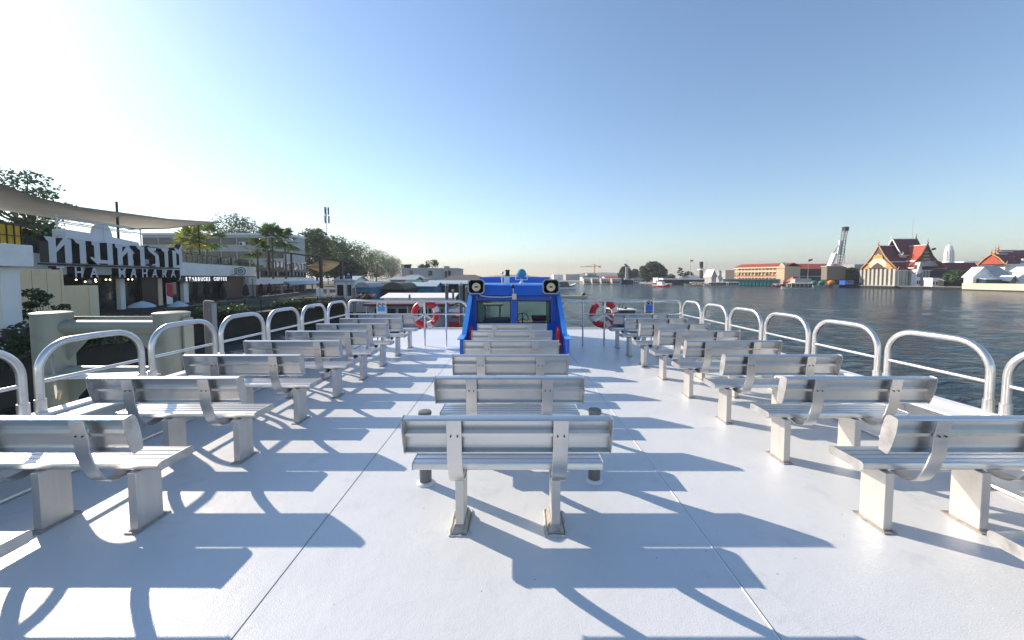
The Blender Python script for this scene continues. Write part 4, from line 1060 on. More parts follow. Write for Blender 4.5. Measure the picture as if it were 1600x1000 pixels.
tr(84,350,0,80,42,'leaf_mid',96,'leafy green tree under the sail behind the big lettering',blobs=18,n=160,leaf=.45,trunk_h=.2)
tr(-20,340,0,90,33,'leaf_dark',93,'dark tree under the shade sail at the left border',blobs=14,n=140,leaf=.45,trunk_h=.2)
tr(379,339,0,112,95,'leaf_dark',94,'broad domed tree behind the long white building',blobs=26,n=200,leaf=.85,trunk_h=.4)
tr(293,378,0,60,50,'leaf_light',95,'thin light tree behind the yellowish palm',blobs=10,n=70,leaf=.4,trunk_h=.4,sparse=True)
p_ = [(497,357,84,62,'leaf_mid','bright green tree right of the long white building'),(524,371,84,64,'leaf_mid','green tree behind the pergola and the phone mast'),(556,382,96,60,'leaf_mid','big dark green tree beyond the pergola'),(588,394,78,58,'leaf_mid','rounded tree at the right end of the tree row'),(611,402,48,58,'leaf_brown','olive tree with thin outline, rightmost of the row'),(540,405,60,48,'leaf_dark','low dark tree behind the blue pole sign')]
for k, (px, yt, wp, w, m_, lab) in enumerate(p_):
    tr(px,yt,0,wp,w*.62,m_,100+k,lab,blobs=30,n=230,leaf=.75,trunk_h=.16)
p = bank(513, 40); zt = at(513,323,p.y).z; zbm = at(513,350,p.y).z
t = thing('phone_mast', 'slim steel mobile phone mast with dark antenna panels above the trees', 'mast', (p.x,p.y,GZ))
MB().tube([(0,0,0),(0,0,zt-GZ-.3)], [.22,.13], 8).build('pole', M['grey_far'], t)
for a in (0,120,240):
    for dz in (0,3.7):
        MB().box(-.3,.3,-.12,.12,zt-GZ-3.4,zt-GZ-.2).build('antenna_panel', M['dark'], t); o = KIDS[t.name][-1]
        o.location = (math.cos(R(a+20))*(.8+dz*.03), math.sin(R(a+20))*(.8+dz*.03), -dz); o.rotation_euler = (0,0,R(a))
for h in (1.2,3.6): MB().tube([(.6*math.cos(R(a)),.6*math.sin(R(a)),zt-GZ-h) for a in range(0,360,30)], .04, 5, closed=True).build('antenna_ring', M['dark'], t)

q0, q1 = bank(64,WF+.9), bank(288,WF+.9); qc = (q0+q1)/2
shrub('long dark green planting along the terrace edge behind the big lettering', (qc.x,qc.y,3.55), (q1-q0).length, .8, 1.5, M['leaf_dark'], 140, 4200, .30, 'hedge', 'hedge', BROT)
q0, q1 = bank(300,WF+.9), bank(398,WF+.9); qc = (q0+q1)/2
shrub('low planting in boxes along the terrace edge above the round sign', (qc.x,qc.y,3.55), (q1-q0).length, .7, .9, M['leaf_mid'], 141, 2200, .26, 'hedge', 'hedge', BROT)
for k, (px, py, lab) in enumerate(((378,381,'small white air conditioner on the long white building, left one'),(452,392,'small white air conditioner on the long white building, right one'))):
    p = at(px,py,99.4); t = thing('air_conditioner', lab, 'air conditioner', (p.x,99.3,p.z)); MB().box(-.7,.7,.0,.55,-.5,.5).build('casing', M['white_far'], t, .03)
    f = MB().lathe([(.38,0),(.36,.04),(.08,.05)],(0,0,0),16).build('fan_grille', M['dark'], t); f.rotation_euler = (R(90),0,0); f.location = (-.2,-.004,0)
for k, (px, w) in enumerate(((140,27.2),(300,27.0),(395,26.6))):
    p = bank(px,w); lab = ['left','middle','right'][k]
    t = thing('lamp_post', f'slim dark lamp post on the quay before the shops, {lab} one', 'lamp post', (p.x,p.y,GZ), 0, 'lamp posts on the quay')
    MB().tube([(0,0,0),(0,0,2.7)], [.06,.045], 8).build('post', M['dark'], t); MB().lathe([(.05,2.7),(.16,2.78),(.16,2.98),(.05,3.06)],(0,0,0),12).build('lantern', M['grey_far'], t)
# ---- people on the terrace
for px, w, sit, sh, lab in ((345,29.6,True,'cloth_w','person in a white shirt sitting at the terrace balustrade'),(318,30.2,True,'cloth_d','person in dark clothes sitting under the palms on the terrace'),(362,30.0,True,'cloth_b','person in a blue shirt sitting on the terrace, left of the pair'),(369,30.0,True,'cloth_w','person in a pale shirt sitting on the terrace, right of the pair')):
    p = bank(px, w); person(lab, (p.x,p.y,3.53+.35), R(200), sit, M[sh])
    t = thing('chair', f'dark terrace chair under the {lab.split("sitting")[0].strip()}', 'chair', (p.x,p.y,3.53), R(200))
    MB().box(-.24,.24,-.22,.24,.62,.70).build('seat', M['dark'], t); MB().box(-.24,.24,-.26,-.222,.70,1.2).build('backrest', M['dark'], t)
    for lx in (-.21,.21):
        for ly in (-.19,.21): MB().box(lx-.02,lx+.02,ly-.02,ly+.02,.0,.62).build('leg', M['dark'], t)
for px, w, lab in ((180,27.4,'grey open parasol with a pale dome beside the dark shopfront'),(222,24.5,'small grey dome shaped parasol on the quay'),(279,24,'small pale pointed parasol on the quay')):
    if px == 180: continue
    p = B3(px,479,w); q = B3(px,474,w)
    t = thing('parasol', lab, 'parasol', (p.x,p.y,GZ)); h = q.z-GZ
    MB().lathe([(.95,h-.35),(.9,h-.2),(.55,h+.02),(.08,h+.2)] if px == 222 else [(.95,h-.3),(.05,h+.25)], (0,0,0), 14).build('canopy', M['roofpale'], t, smooth=40)
    MB().tube([(0,0,0),(0,0,h)], .03, 6).build('pole', M['dark'], t)

# ---- mooring structure just outside the hull
t = thing('mooring_dolphin', 'two pale grey-green steel piles joined by horizontal pipes beside the ferry', 'mooring post', (0,0,0))
DY = 6.75
pa, pb = at(81,490,DY), at(268,490,DY)
for P_ in (pa, pb):
    pl = MB().tube([(P_.x,DY,-7),(P_.x,DY,P_.z-.01)], .255, 28).build('pile', M['pile'], t, smooth=50)
    MB().lathe([(.262,-.02),(.268,.0),(.262,.02),(.2,.035),(.05,.04)], (P_.x,DY,P_.z), 28).build('top_plate', M['pile'], pl, smooth=40)
for z, r_ in ((at(0,511,DY).z,.125),(at(0,580,DY).z,.10)):
    MB().tube([(pa.x+.05,DY-.0,z),(pb.x-.05,DY,z)], r_, 16).build('cross_pipe', M['pile'], t, smooth=50)
    for P_, s in ((pa,1),(pb,-1)):
        MB().prism([(P_.x+s*.24,z-.09),(P_.x+s*.75,z-.09),(P_.x+s*.24,z-.62)], DY-.012, DY+.012, 'xz').build('gusset', M['pile'], t)
z = at(0,503,DY).z
MB().bar((pa.x,DY+.3,z+.03),(pb.x,DY+.3,z+.03),.05,.08).build('back_rail', M['pile'], t)
MB().bar((pa.x+.2,DY-.25,at(0,583,DY).z),(pb.x,DY-.25,at(0,578,DY).z),.35,.03).build('step_plate', M['white'], t)
MB().box(pb.x+.27,pb.x+.30,DY-.1,DY+.1,-4,1.0).build('flange_strip', M['pile'], t)
t = thing('rope', 'pale mooring rope hanging between the ferry rail and the left steel pile', 'rope', (0,0,0))
pts = [Vector((-4.4,3.6,.62)).lerp(Vector((pa.x+.2,DY-.2,.35)), i/14) + Vector((0,0,-.35*math.sin(math.pi*i/14))) for i in range(15)]
MB().tube(pts, .016, 6).build('rope_strand', M['rope'], t, smooth=70)
p = at(327,470,15.0)
t = thing('timber_pile', 'weathered brown timber pile standing in the water before the hedge', 'pile', (p.x,15.0,-7))
MB().tube([(0,0,0),(.02,0,4),(-.03,.02,p.z+6.95),(-.02,.02,p.z+7)], [.20,.19,.19,.15], 12).build('post', M['timber'], t, smooth=50)
MB().box(.13,.20,-.08,.1,2,p.z+6.9).build('fender_strip', M['grey_far'], t)
# ================================================================ piers, sheds and boats ahead on the left
t = thing('pole_sign', 'dark blue board on two grey poles at the end of the quay', 'sign', (at(545,440,44).x,44,GZ))
b = at(545,424,44).z-GZ
MB().box(-.42,.42,-.05,.0,b-.85,b).build('board', M['navy'], t)
MB().ball((0,-.05,b-.36), .16, 10, (1,.12,1)).tube([(-.28,-.06,b-.66),(.28,-.06,b-.66)], .035, 5).build('emblem', M['roofpale'], t)
for x in (-.3,.3): MB().tube([(x,.06,0),(x,.06,b)], .05, 8).build('pole', M['grey_far'], t)
house('small kiosk with a pale blue metal roof and white walls beyond the quay', 524,572,431,438,64,5,M['white_far'],M['roofpale'],'gable',-2.5,2)
house('blue painted waterside shed with a dark curved roof', 556,600,441,449,58,6,M['teal_wall'],M['roofgrey'],'arch',-3.6,3)
house('dark open boat shed with a brown arched roof beside the blue shed', 598,652,441,452,62,8,M['darkin'],M['roofbrown'],'arch',-3.6,0)
house('low shed with a teal metal roof beyond the boat shed', 640,690,441,447,70,6,M['teal_wall'],M['roofpale'],'gable',-3.6,0)
house('grey house with a pale sheet roof and balcony by the water', 610,660,432,437,92,8,M['grey_far'],M['roofgrey'],'gable',-3.0,4)
house('green tarpaulin covered hut among the waterside roofs', 632,662,438,445,80,5,M['greencloth'],M['greencloth'],'gable',-3.2,0)
house('small house with a weathered cream roof under the white block', 622,672,429,436,115,8,M['cream2'],M['roofgrey'],'hip',-3.0,3)
house('long plain white block with shrubs growing on its roof', 628,724,419,420,150,14,M['pale_far'],M['pale_far'],'flat',-2.5,3,2,winfrac=.1)
house('white stair tower on top of the plain white block', 694,703,416,417,149,5,M['pale_far'],M['pale_far'],'flat',-2.5,1)
house('big brown hipped roof house left of the wheelhouse', 684,768,429,438,105,14,M['darkin'],M['roofbrown'],'hip',-3.2,0)
house('open jetty shelter with a pale green sheet roof', 672,742,438,443,78,6,M['darkin'],M['roofpale'],'gable',-3.4,0,over=.8)
for k, (px, lab) in enumerate(((636,'round shrub on the roof of the white block, leftmost'),(662,'round shrub on the roof of the white block, middle'),(676,'spiky shrub on the roof of the white block, rightmost'))):
    p = at(px,419,151); shrub(lab, (p.x,151,p.z-.1), 5, 2, 1.6 if k < 2 else 3.4, M['leaf_dark'], 130+k, 500, .5)
house('white gangway canopy, long and low, leading out to the jetty', 600,712,459,465,50,3,M['white_far'],M['white_far'],'shed',-3.0,0)
# moored barge with a maroon roof
a, b = at(568,474,37), at(728,474,37)
t = thing('moored_barge', 'grey barge with a long flat maroon roof moored behind the left life ring', 'boat', ((a.x+b.x)/2,37,WZ))
L_ = b.x-a.x; zr = a.z-WZ
MB().prism([(-L_/2,-.4),(L_/2-.8,-.4),(L_/2,.9),(-L_/2-.3,.9)], 0, 4.2, 'xz').build('hull', M['grey_far'], t)
MB().box(-L_/2+.4,L_/2-1.6,.3,3.9,.902,zr-.25).build('cabin', M['roofgrey'], t)
for i in range(6):
    x = -L_/2+1+i*(L_-3)/6; MB().box(x,x+(L_-3)/6*.75,.24,.296,1.25,zr-.55).build('window', M['glassdark'], t)
MB().box(-L_/2,L_/2-1.2,-.2,4.4,zr-.248,zr-.05).build('roof', M['roofm'], t)
for i in range(5): MB().bar((-L_/2+.3+i*(L_-2)/4,-.1,.9),(-L_/2+.3+i*(L_-2)/4,-.1,zr-.25),.07,.07).build('post', M['white'], t)
for i in range(4): MB().lathe([(.22,.1),(.28,.3),(.28,.5),(.22,.7)], (-L_/2+1.2+i*2.4,-.28,0), 10).build('fender', M['black'], t)
for k, (px, py, Y, r_, lab) in enumerate(((698,447,33,.15,'pale grey concrete jetty pile behind the left bow rail'),(720,446,35,.17,'thick grey concrete jetty pile nearest the blue wheelhouse'),(729,449,42,.13,'slim grey jetty pile beside the wheelhouse horn'),(708,455,46,.14,'short grey jetty pile between two taller ones'),(640,463,44,.12,'short dark jetty pile before the white gangway canopy'),(553,450,40,.15,'tall pale steel pile at the end of the quay'))):
    p = at(px,py,Y); t = thing('jetty_pile', lab, 'pile', (p.x,Y,-7), 0, 'jetty piles on the left')
    MB().tube([(0,0,0),(0,0,p.z+7)], r_, 12).build('shaft', M['pipe_grey'] if k != 4 else M['timber'], t, smooth=50)
    MB().lathe([(r_*1.12,0),(r_*1.12,.12),(r_*.4,.25)], (0,0,p.z+7), 12).build('cap', M['grey_far'], t)
boat('red and white wooden boat moored between the jetty piles', 712, 480, 39, 6, 1.8, R(95), M['red'], M['white_far'], 1.7, stripe=M['white_far'])
boat('dark wooden boat tied up beside the maroon roofed barge', 735, 490, 44, 7, 2, R(80), M['timber'], None)
t = thing('jetty', 'grey timber jetty deck standing on short piles left of the wheelhouse', 'jetty', (at(700,470,48).x,48,0))
MB().box(-9,7,0,3,-1.9,-1.7).build('decking', M['timber'], t)
for i in range(9): MB().tube([(-8.6+i*1.9,.2,-7),(-8.6+i*1.9,.2,-1.9)], .12, 8).build('pile', M['timber'], t)
# ================================================================ the far (right) bank and the boats on the river
def YB_(px):
    T = [(860,560),(900,480),(940,420),(1000,330),(1060,264),(1130,240),(1230,222),(1340,186),(1500,155),(1620,131),(1900,100)]
    for (a,ya),(b,yb) in zip(T[:-1],T[1:]):
        if a <= px <= b: return ya+(yb-ya)*(px-a)/(b-a)
    return T[-1][1] if px > 1900 else T[0][1]
def P(px, dY=0):
    Y = YB_(px)+dY; return Vector(((px-CX)/F*Y, Y, 0))
shore = [P(px) for px in (870,900,940,1000,1060,1130,1230,1340,1500,1620,1880)]
land2 = MB().prism([(p.x,p.y+2) for p in shore] + [(900,120),(1500,800),(900,1600),(-200,1600),(-60,900)], -8, -2.2, 'xy').build('far_bank', M['concrete']); tag(land2, kind='structure')
G2 = -2.2

# ---- temple hall with stacked red roofs
TX, TY = 172.0, 170.0
tp = thing('temple_hall', 'Thai temple hall with steep stacked dark red roofs and tall pale square columns', 'temple', (TX,TY,G2))
def zz(py, Y): return at(CX,py,Y).z - G2
def roof_strip(name, m, x0, x1, yc, prof, parent, axis='x', trim=M['white_far'], tw=.35):
    """concave two-sided roof: prof lists (half width, height) from ridge to eave"""
    for s in (-1,1):
        mb = MB(); poly = [(s*a,h) for a,h in prof] + [(s*a,h-.3) for a,h in prof[::-1]]
        if axis == 'x': mb.prism([(yc+a,h) for a,h in poly], x0, x1, 'yz')
        else: mb.prism([(yc+a,h) for a,h in poly], x0, x1, 'xz')
        o = mb.build(name, m, parent)
        tb = MB(); n = prof[-1]
        if axis == 'x': tb.box(x0,x1,*sorted((yc+s*n[0]-.05,yc+s*n[0]+.12)),n[1]-.36,n[1]-.02)
        else: tb.box(*sorted((yc+s*n[0]-.15,yc+s*n[0]+.2)),x0,x1,n[1]-.42,n[1]+.06)
        tb.build('eave_trim', trim, o)
    rb = MB()
    if axis == 'x': rb.box(x0,x1,yc-.12,yc+.12,prof[0][1]-.1,prof[0][1]+.18)
    else: rb.box(yc-.12,yc+.12,x0,x1,prof[0][1]-.1,prof[0][1]+.18)
    rb.build('ridge', trim, parent)
def barge(x, yc, prof, parent, axis='x', m=None, fin=True, th=.3):
    """serrated gable edge boards with a horn finial, and the gable field"""
    m = m or M['gold']
    for s in (-1,1):
        for (a,h),(b,g) in zip(prof[:-1],prof[1:]):
            p0 = (x,yc+s*a,h+.1) if axis == 'x' else (yc+s*a,x,h+.1); p1 = (x,yc+s*b,g+.1) if axis == 'x' else (yc+s*b,x,g+.1)
            MB().bar(p0,p1,th,.42).build('gable_board', m, parent)
        b,g = prof[-1]; e = lambda d,u: (x,yc+s*(b+d),g+u) if axis == 'x' else (yc+s*(b+d),x,g+u)
        MB().tube([e(-.2,0),e(.5,.1),e(.8,.7),e(.7,1.3)], [.28,.22,.14,.04], 6).build('tail_finial', m, parent)
    if fin:
        h = prof[0][1]; c = lambda d,u: (x+d,yc,h+u) if axis == 'x' else (yc,x+d,h+u)
        MB().tube([c(.2,0),c(-.3,.8),c(.05,1.5),c(-.25,2.7)], [.26,.20,.12,.03], 6).build('horn_finial', m, parent)
# local coordinates: the main ridge runs along x at y = 9, the side wing runs to -y
yc = 9.0
pl = [(0,17.6),(2.4,13.6),(4.6,10.9)]; pl2 = [(4.5,10.5),(6.6,9.0)]; pl3 = [(6.5,8.7),(8.6,7.5)]
roof_strip('roof', M['roofm'], .3, 9.0, yc, [(0,19.0),(3.0,14.2),(5.4,11.4)], tp)  # maroon on main and lower roofs paints their shaded slopes into the tiles
roof_strip('roof', M['roofm'], 6.6, 18.0, yc, [(0,22.2),(2.6,17.5),(4.6,14.4)], tp)
for s in (-1,1):
    for a, m_ in ((pl2,'roofm'),(pl3,'roofm')):
        (w0,h0),(w1,h1) = a
        P4 = [(-.2,yc+s*(w0+.8),h0+.2),(16.0,yc+s*(w0+.8),h0+.2),(16.0,yc+s*(w1+.8),h1),(-.2,yc+s*(w1+.8),h1)]
        MB().slab(*(P4 if s > 0 else P4), .25).build('lower_roof', M[m_], tp)
        y_ = sorted((yc+s*(w1+.65),yc+s*(w1+.9))); MB().box(-.2,16,y_[0],y_[1],h1-.5,h1-.26).build('eave_trim', M['white_far'], tp)
barge(.3, yc, [(0,19.0),(3.0,14.2),(5.4,11.4),(9.2,7.6)], tp)
barge(6.6, yc, [(0,22.2),(2.6,17.5),(4.6,14.4)], tp, m=M['white_far'])
barge(18.0, yc, [(0,22.2),(2.6,17.5),(4.6,14.4)], tp, m=M['roofm'])
MB().prism([(yc-8.2,8.0),(yc+8.2,8.0),(yc+5,11.2),(yc+2.6,14.2),(yc,18.2),(yc-2.6,14.2),(yc-5,11.2)], .55, .9, 'yz').build('gable_field', M['roofbrown'], tp)
MB().prism([(yc-4.2,8.6),(yc-1.2,9.2),(yc,10.4),(yc+1.2,9.2),(yc+4.2,8.6),(yc+4.2,11),(yc+2,13),(yc,15.2),(yc-2,13),(yc-4.2,11)], .25, .54, 'yz').build('gable_panel', M['cream2'], tp)
MB().prism([(yc-3.4,8.1),(yc+3.4,8.1),(yc+2.2,9.6),(yc,11.0),(yc-2.2,9.6)], .05, .24, 'yz').build('arch_panel', M['brown_post'], tp)
for s in (-1,1): MB().prism([(yc+s*7.4,8.0),(yc+s*4.3,8.0),(yc+s*4.3,10.9),(yc+s*5.2,10.6)], .3, .53, 'yz').build('gilded_panel', M['gold'], tp)
MB().prism([(yc-2.6,13.0),(yc+2.6,13.0),(yc+1.9,14.6),(yc-1.9,14.6)], .12, .249, 'yz').build('gilded_panel', M['gold'], tp)
MB().box(7.0,17.4,yc-3.8,yc+3.8,7,15).build('upper_wall', M['white_far'], tp)
# side wing
xc = 12.6
roof_strip('wing_roof', M['rooft'], -1.0, 9.0, xc, [(0,18.6),(2.6,13.6),(4.4,11.6)], tp, 'y')  # brighter red puts the sunlit slopes into the wing's tile colour
roof_strip('wing_roof', M['rooft'], -2.6, 6.0, xc, [(4.2,11.2),(5.6,9.9),(7.2,8.4)], tp, 'y')
barge(-1.0, xc, [(0,18.6),(2.6,13.6),(4.4,11.6),(7.4,8.8)], tp, 'y', M['brown_post'])
MB().prism([(xc-4.4,11.4),(xc+4.4,11.4),(xc+2.5,13.6),(xc,18.0),(xc-2.5,13.6)], -.7,-.45,'xz').build('gable_field', M['brown_post'], tp)
MB().prism([(xc-6.4,9.0),(xc+6.4,9.0),(xc+4.6,11.2),(xc-4.6,11.2)], -.7,-.4,'xz').build('gable_panel', M['grey_far'], tp)
for k in range(3): MB().box(xc-1.6+k*.3,xc+1.6-k*.3,-.78,-.71,12+k*1.5,12.5+k*1.5).build('carved_band', M['gold'], tp)
# columns all round, dark hall inside
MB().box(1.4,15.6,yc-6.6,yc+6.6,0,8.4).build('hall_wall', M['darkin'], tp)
rgc = random.Random(5)
for i in range(9):
    y = yc-8.3+16.6*i/8; MB().box(-.1,.8,y-.52,y+.52,.3,7.9).build('column', M['stone'], tp)
for i in range(11):
    x = .9+i*1.42; w_ = .40 if i not in (2,6) else .78
    MB().box(x-w_,x+w_,yc-9.0,yc-8.1,.3,7.6).build('column', M['stone'], tp)
MB().box(-1.2,17.6,yc-9.8,yc+9.8,-.02,.3).build('plinth', M['grey_far'], tp)
tp.location = (TX+.5,TY+1.2,G2)

# ---- long low hall, prang, right-hand temple and white houses
def roofed(label, px0, px1, yr, ye, Y, dep, wall, roof, **kw): return house(label, px0, px1, yr, ye, Y, dep, wall, roof, z0=G2, **kw)
roofed('long low riverside hall with a dark maroon roof and open dark front', 1427,1534,410,423,178,6,M['darkin'],M['roofm'],kind='gable',name='temple_hall',trim=M['roofpale'],over=.5)
roofed('small white pointed gable pavilion joined to the long maroon hall', 1424,1439,410,425,168,5,M['white_far'],M['white_far'],kind='front',wins=2,floors=2)
roofed('white floating pier house in front of the long maroon hall', 1444,1466,434,438,160,5,M['white_far'],M['white_far'],kind='flat',wins=2)
roofed('low dark landing stage beside the white pier house', 1466,1482,436,438,161,4,M['darkin'],M['roofpale'],kind='shed')
p = at(1482,409,235); q = at(1482,381,235); hp = q.z-p.z
t = thing('prang', 'white corncob shaped temple tower rising behind the long maroon roof', 'temple tower', (p.x,235,G2))
b0 = p.z-G2
pr = [(2.5,0),(2.5,b0),(2.4,b0+.01)]
for i in range(8):
    u = i/8; r_ = 2.3*(1-.5*u**3)
    pr += [(r_,b0+hp*(.02+.105*i)),(r_*1.0,b0+hp*(.085+.105*i)),(r_*.93,b0+hp*(.09+.105*i)),(r_*.93,b0+hp*(.118+.105*i))]
pr += [(1.0,b0+hp*.88),(.6,b0+hp*.94),(.2,b0+hp*.97)]
MB().lathe(pr, (0,0,0), 24).build('tower_body', M['white_far'], t, smooth=25)
MB().tube([(0,0,b0+hp*.97),(0,0,b0+hp*1.04)], [.12,.04], 6).build('finial', M['gold'], t)
for k in range(6):
    for a in (200,235,270,305,340):
        r_ = 2.3*(1-.5*(k/8)**3)
        MB().cbox((0,0,0),.36,.2,.9).build('niche', M['grey_far'], t); o = KIDS[t.name][-1]
        o.location = (r_*math.cos(R(a)), r_*math.sin(R(a)), b0+hp*(.052+.105*k)); o.rotation_euler = (0,0,R(a+90))
roofed('flat white building behind the long maroon roof', 1478,1545,408,411,230,12,M['white_far'],M['white_far'],kind='flat')
t2 = thing('temple', 'right-hand temple with three stepped brown red roofs at the right border', 'temple', (at(1545,400,165).x,165,G2))
def zr(py): return at(CX,py,170).z-G2
X0 = at(1545,400,165).x
for k, (pa, pb, yr, ye, y0) in enumerate(((1547,1572,397,413,-1),(1562,1590,393,413,1),(1576,1640,390,404,3))):
    a, b = at(pa,400,165).x-X0, at(pb,400,165).x-X0; h, e = zr(yr), zr(ye); yc2 = 6+y0
    roof_strip('roof', M['roofm'], a, b, yc2, [(0,h),(2.4,h*.62+e*.38),(4.8,e)], t2)
    barge(a, yc2, [(0,h),(2.4,h*.62+e*.38),(4.8,e)], t2, m=M['gold'] if k < 2 else M['rooft'])
    MB().prism([(yc2-4.4,e),(yc2+4.4,e),(yc2,h-.5)], a+.3, a+.5, 'yz').build('gable_field', M['rooft'], t2)
MB().box(3,24,2,6,0,zr(411)).build('wall', M['white_far'], t2)
t2.location.x += 7
MB().box(at(1580,400,165).x-X0,26,1.2,1.95,zr(409),zr(405)).build('cornice', M['white_far'], t2)
roofed('white gabled boat house with a grey roof on the right bank', 1506,1580,415,431,152,10,M['white_far'],M['roofgrey'],kind='gable',wins=5)
roofed('white gable front facing the river beside the boat house', 1505,1549,417,433,150,3,M['white_far'],M['white_far'],kind='front',over=.5)
roofed('small white gabled gate pavilion above the cream wall', 1562,1588,430,439,146,4,M['glassdark'],M['white_far'],kind='front',over=.6)
roofed('white building cut by the right border of the picture', 1578,1640,416,424,150,9,M['white_far'],M['white_far'],kind='front',wins=3,floors=2)
roofed('low blue grey quay shed behind the cream wall', 1520,1566,434,436,147,4,M['navy'],M['white_far'],kind='shed')
a, b = P(1503,-3), P(1640,-3)
t = thing('retaining_wall', 'long cream river wall with a dark waterline along the right bank', 'wall', (a.x,a.y,0), math.atan2(b.y-a.y,b.x-a.x))
Lw = (b-a).length; MB().box(0,Lw,0,6,-2.85,-.55).build('wall_face', M['cream2'], t); MB().box(.0,Lw,-.05,6,-5,-2.853).build('waterline', M['dark'], t); MB().box(0,Lw,-.12,.0-.003,-.78,-.55).build('coping', M['cream2'], t)
a, b = P(1340,-2), P(1503,-2)
t = thing('quay_wall', 'low dark quay wall at the foot of the temple columns', 'wall', (a.x,a.y,0), math.atan2(b.y-a.y,b.x-a.x))
MB().box(0,(b-a).length,0,6,-6,-2.25).build('wall_face', M['darkin'], t); MB().box(0,(b-a).length,-.1,.3,-2.2,-2.0).build('coping', M['grey_far'], t)
p = P(1492,3); tree('wide dark green tree between the long hall and the white boat house', (p.x,p.y,G2), 6.6, 9, M['leaf_mid'], 201, 16, 170, .8, .15)
p = P(1508,5); tree('low dark green tree leaning over the cream wall', (p.x,p.y,G2), 5.6, 7, M['leaf_dark'], 202, 14, 170, .8, .15)
p = P(1330,6); tree('light green tree left of the temple columns', (p.x,p.y,G2), 9.0, 9.5, M['leaf_mid'], 203, 16, 170, .8, .12)

# ---- yellow riverside block with arcades and a red roof
a, b = at(1148,430,252), at(1226,430,222)
rz = math.atan2(b.y-a.y,b.x-a.x); Lb = (b-a).length
t = thing('riverside_block', 'long cream yellow three-storey block with rows of balconies and a red roof', 'building', (a.x,a.y,G2), rz)
hE = at(0,416,222).z-G2; hR = at(0,410.5,225).z-G2
MB().box(0,Lb,1.6,14,0,hE).build('wall', M['yellowwall'], t)
MB().box(Lb*.86,Lb+.01,-.2,1.59,0,hE).build('corner_tower', M['yellowwall'], t)
gable(MB(),0,Lb,0,14,hE,hR,.6).build('roof', M['rooft'], t)
MB().box(-.4,Lb+.4,-.6,-.25,hE-.9,hE-.1).build('cornice', M['cream2'], t)
for f_ in range(3):
    z = hE*(.05+.32*f_)
    MB().box(0,Lb*.855,-.1,1.58,z+hE*.0,z+hE*.06).build('floor_slab', M['cream2'], t)
    MB().box(0,Lb*.855,-.2,-.05,z+hE*.061,z+hE*.13).build('balcony_front', M['rooft'] if f_ == 1 else M['yellowwall'], t)
    for i in range(12):
        x = Lb*.03+i*Lb*.83/12; MB().box(x,x+Lb*.042,1.4,1.59,z+hE*.10,z+hE*.27).build('window', M['cream2'] if i%3 else M['glassdark'], t)
    for i in range(13):
        x = Lb*.008+i*Lb*.845/12; MB().box(x-.22,x+.22,-.04,.4,z+hE*.131,z+hE*.32).build('column', M['yellowwall'], t)
MB().add([(Lb*.9,-.5,hE),(Lb+.3,-.5,hE),(Lb*.95,-.5,hE+2.2),(Lb*.9,3,hE),(Lb+.3,3,hE),(Lb*.95,3,hE+2.2)], [(0,1,2),(5,4,3),(0,3,4,1),(1,4,5,2),(2,5,3,0)]).build('end_gable', M['cream2'], t)
roofed('long shaded riverside building with a bright red roof behind the crane', 1224,1322,411.5,420,232,14,M['darkin'],M['rooft'],kind='gable',wins=14,floors=3,trim=M['grey_far'])
roofed('dark grey flat roofed building right of the crane', 1310,1352,413,415,236,14,M['grey_far'],M['roofgrey'],kind='flat',wins=6,floors=2)
roofed('low red roofed jetty hall in front of the shaded building', 1228,1254,431.5,440,214,6,M['rooft'],M['rooft'],kind='hip')
a, b = at(1132,440,236), at(1216,440,220)
t = thing('screened_pier', 'long low pier screened with wrinkled green cloth below the yellow block', 'pier', (a.x,a.y,0), math.atan2(b.y-a.y,b.x-a.x))
Lp = (b-a).length; n = 40; g = MB(); rg = random.Random(3)
for i in range(n):
    x0, x1 = Lp*i/n, Lp*(i+1)/n
    P0 = lambda x, s: (x, -.4*abs(math.sin(x*1.7))-.2, s)
    g.quad(P0(x0,-2.9),P0(x1,-2.9),(x1,0,.3),(x0,0,.3))
g.build('green_screen', M['greencloth'], t, fix=False); MB().box(-1,Lp+1,.05,4,-3.1,.6).build('deck_house', M['grey_far'], t); MB().box(-1,Lp+1,-.5,4.5,.602,.85).build('roof', M['roofpale'], t); MB().box(0,Lp,.1,4,-6,-3.1).build('pontoon', M['dark'], t)

# ---- crane barge
t = thing('crane_barge', 'floating lattice boom crane on a grey barge before the shaded building', 'crane', (at(1285,450,196).x,196,WZ))
bx0, bx1 = at(1262,450,196).x-t.location.x, at(1302,450,196).x-t.location.x
MB().prism([(bx0,-.3),(bx1-1,-.3),(bx1,1.3),(bx0-.5,1.3)], -4, 4, 'xz').build('barge_hull', M['grey_far'], t)
cz = lambda py: at(0,py,196).z-WZ
cxp = lambda px: at(px,440,196).x-t.location.x
MB().box(cxp(1288),cxp(1308),-2,2,1.302,cz(437)).build('track_base', M['dark'], t)
MB().box(cxp(1287),cxp(1316),-1.8,1.8,cz(437)+.01,cz(417)).build('machine_house', M['timber'], t)
MB().box(cxp(1286),cxp(1312),-1.9,1.9,cz(417)+.002,cz(415.5)).build('house_roof', M['grey_far'], t)
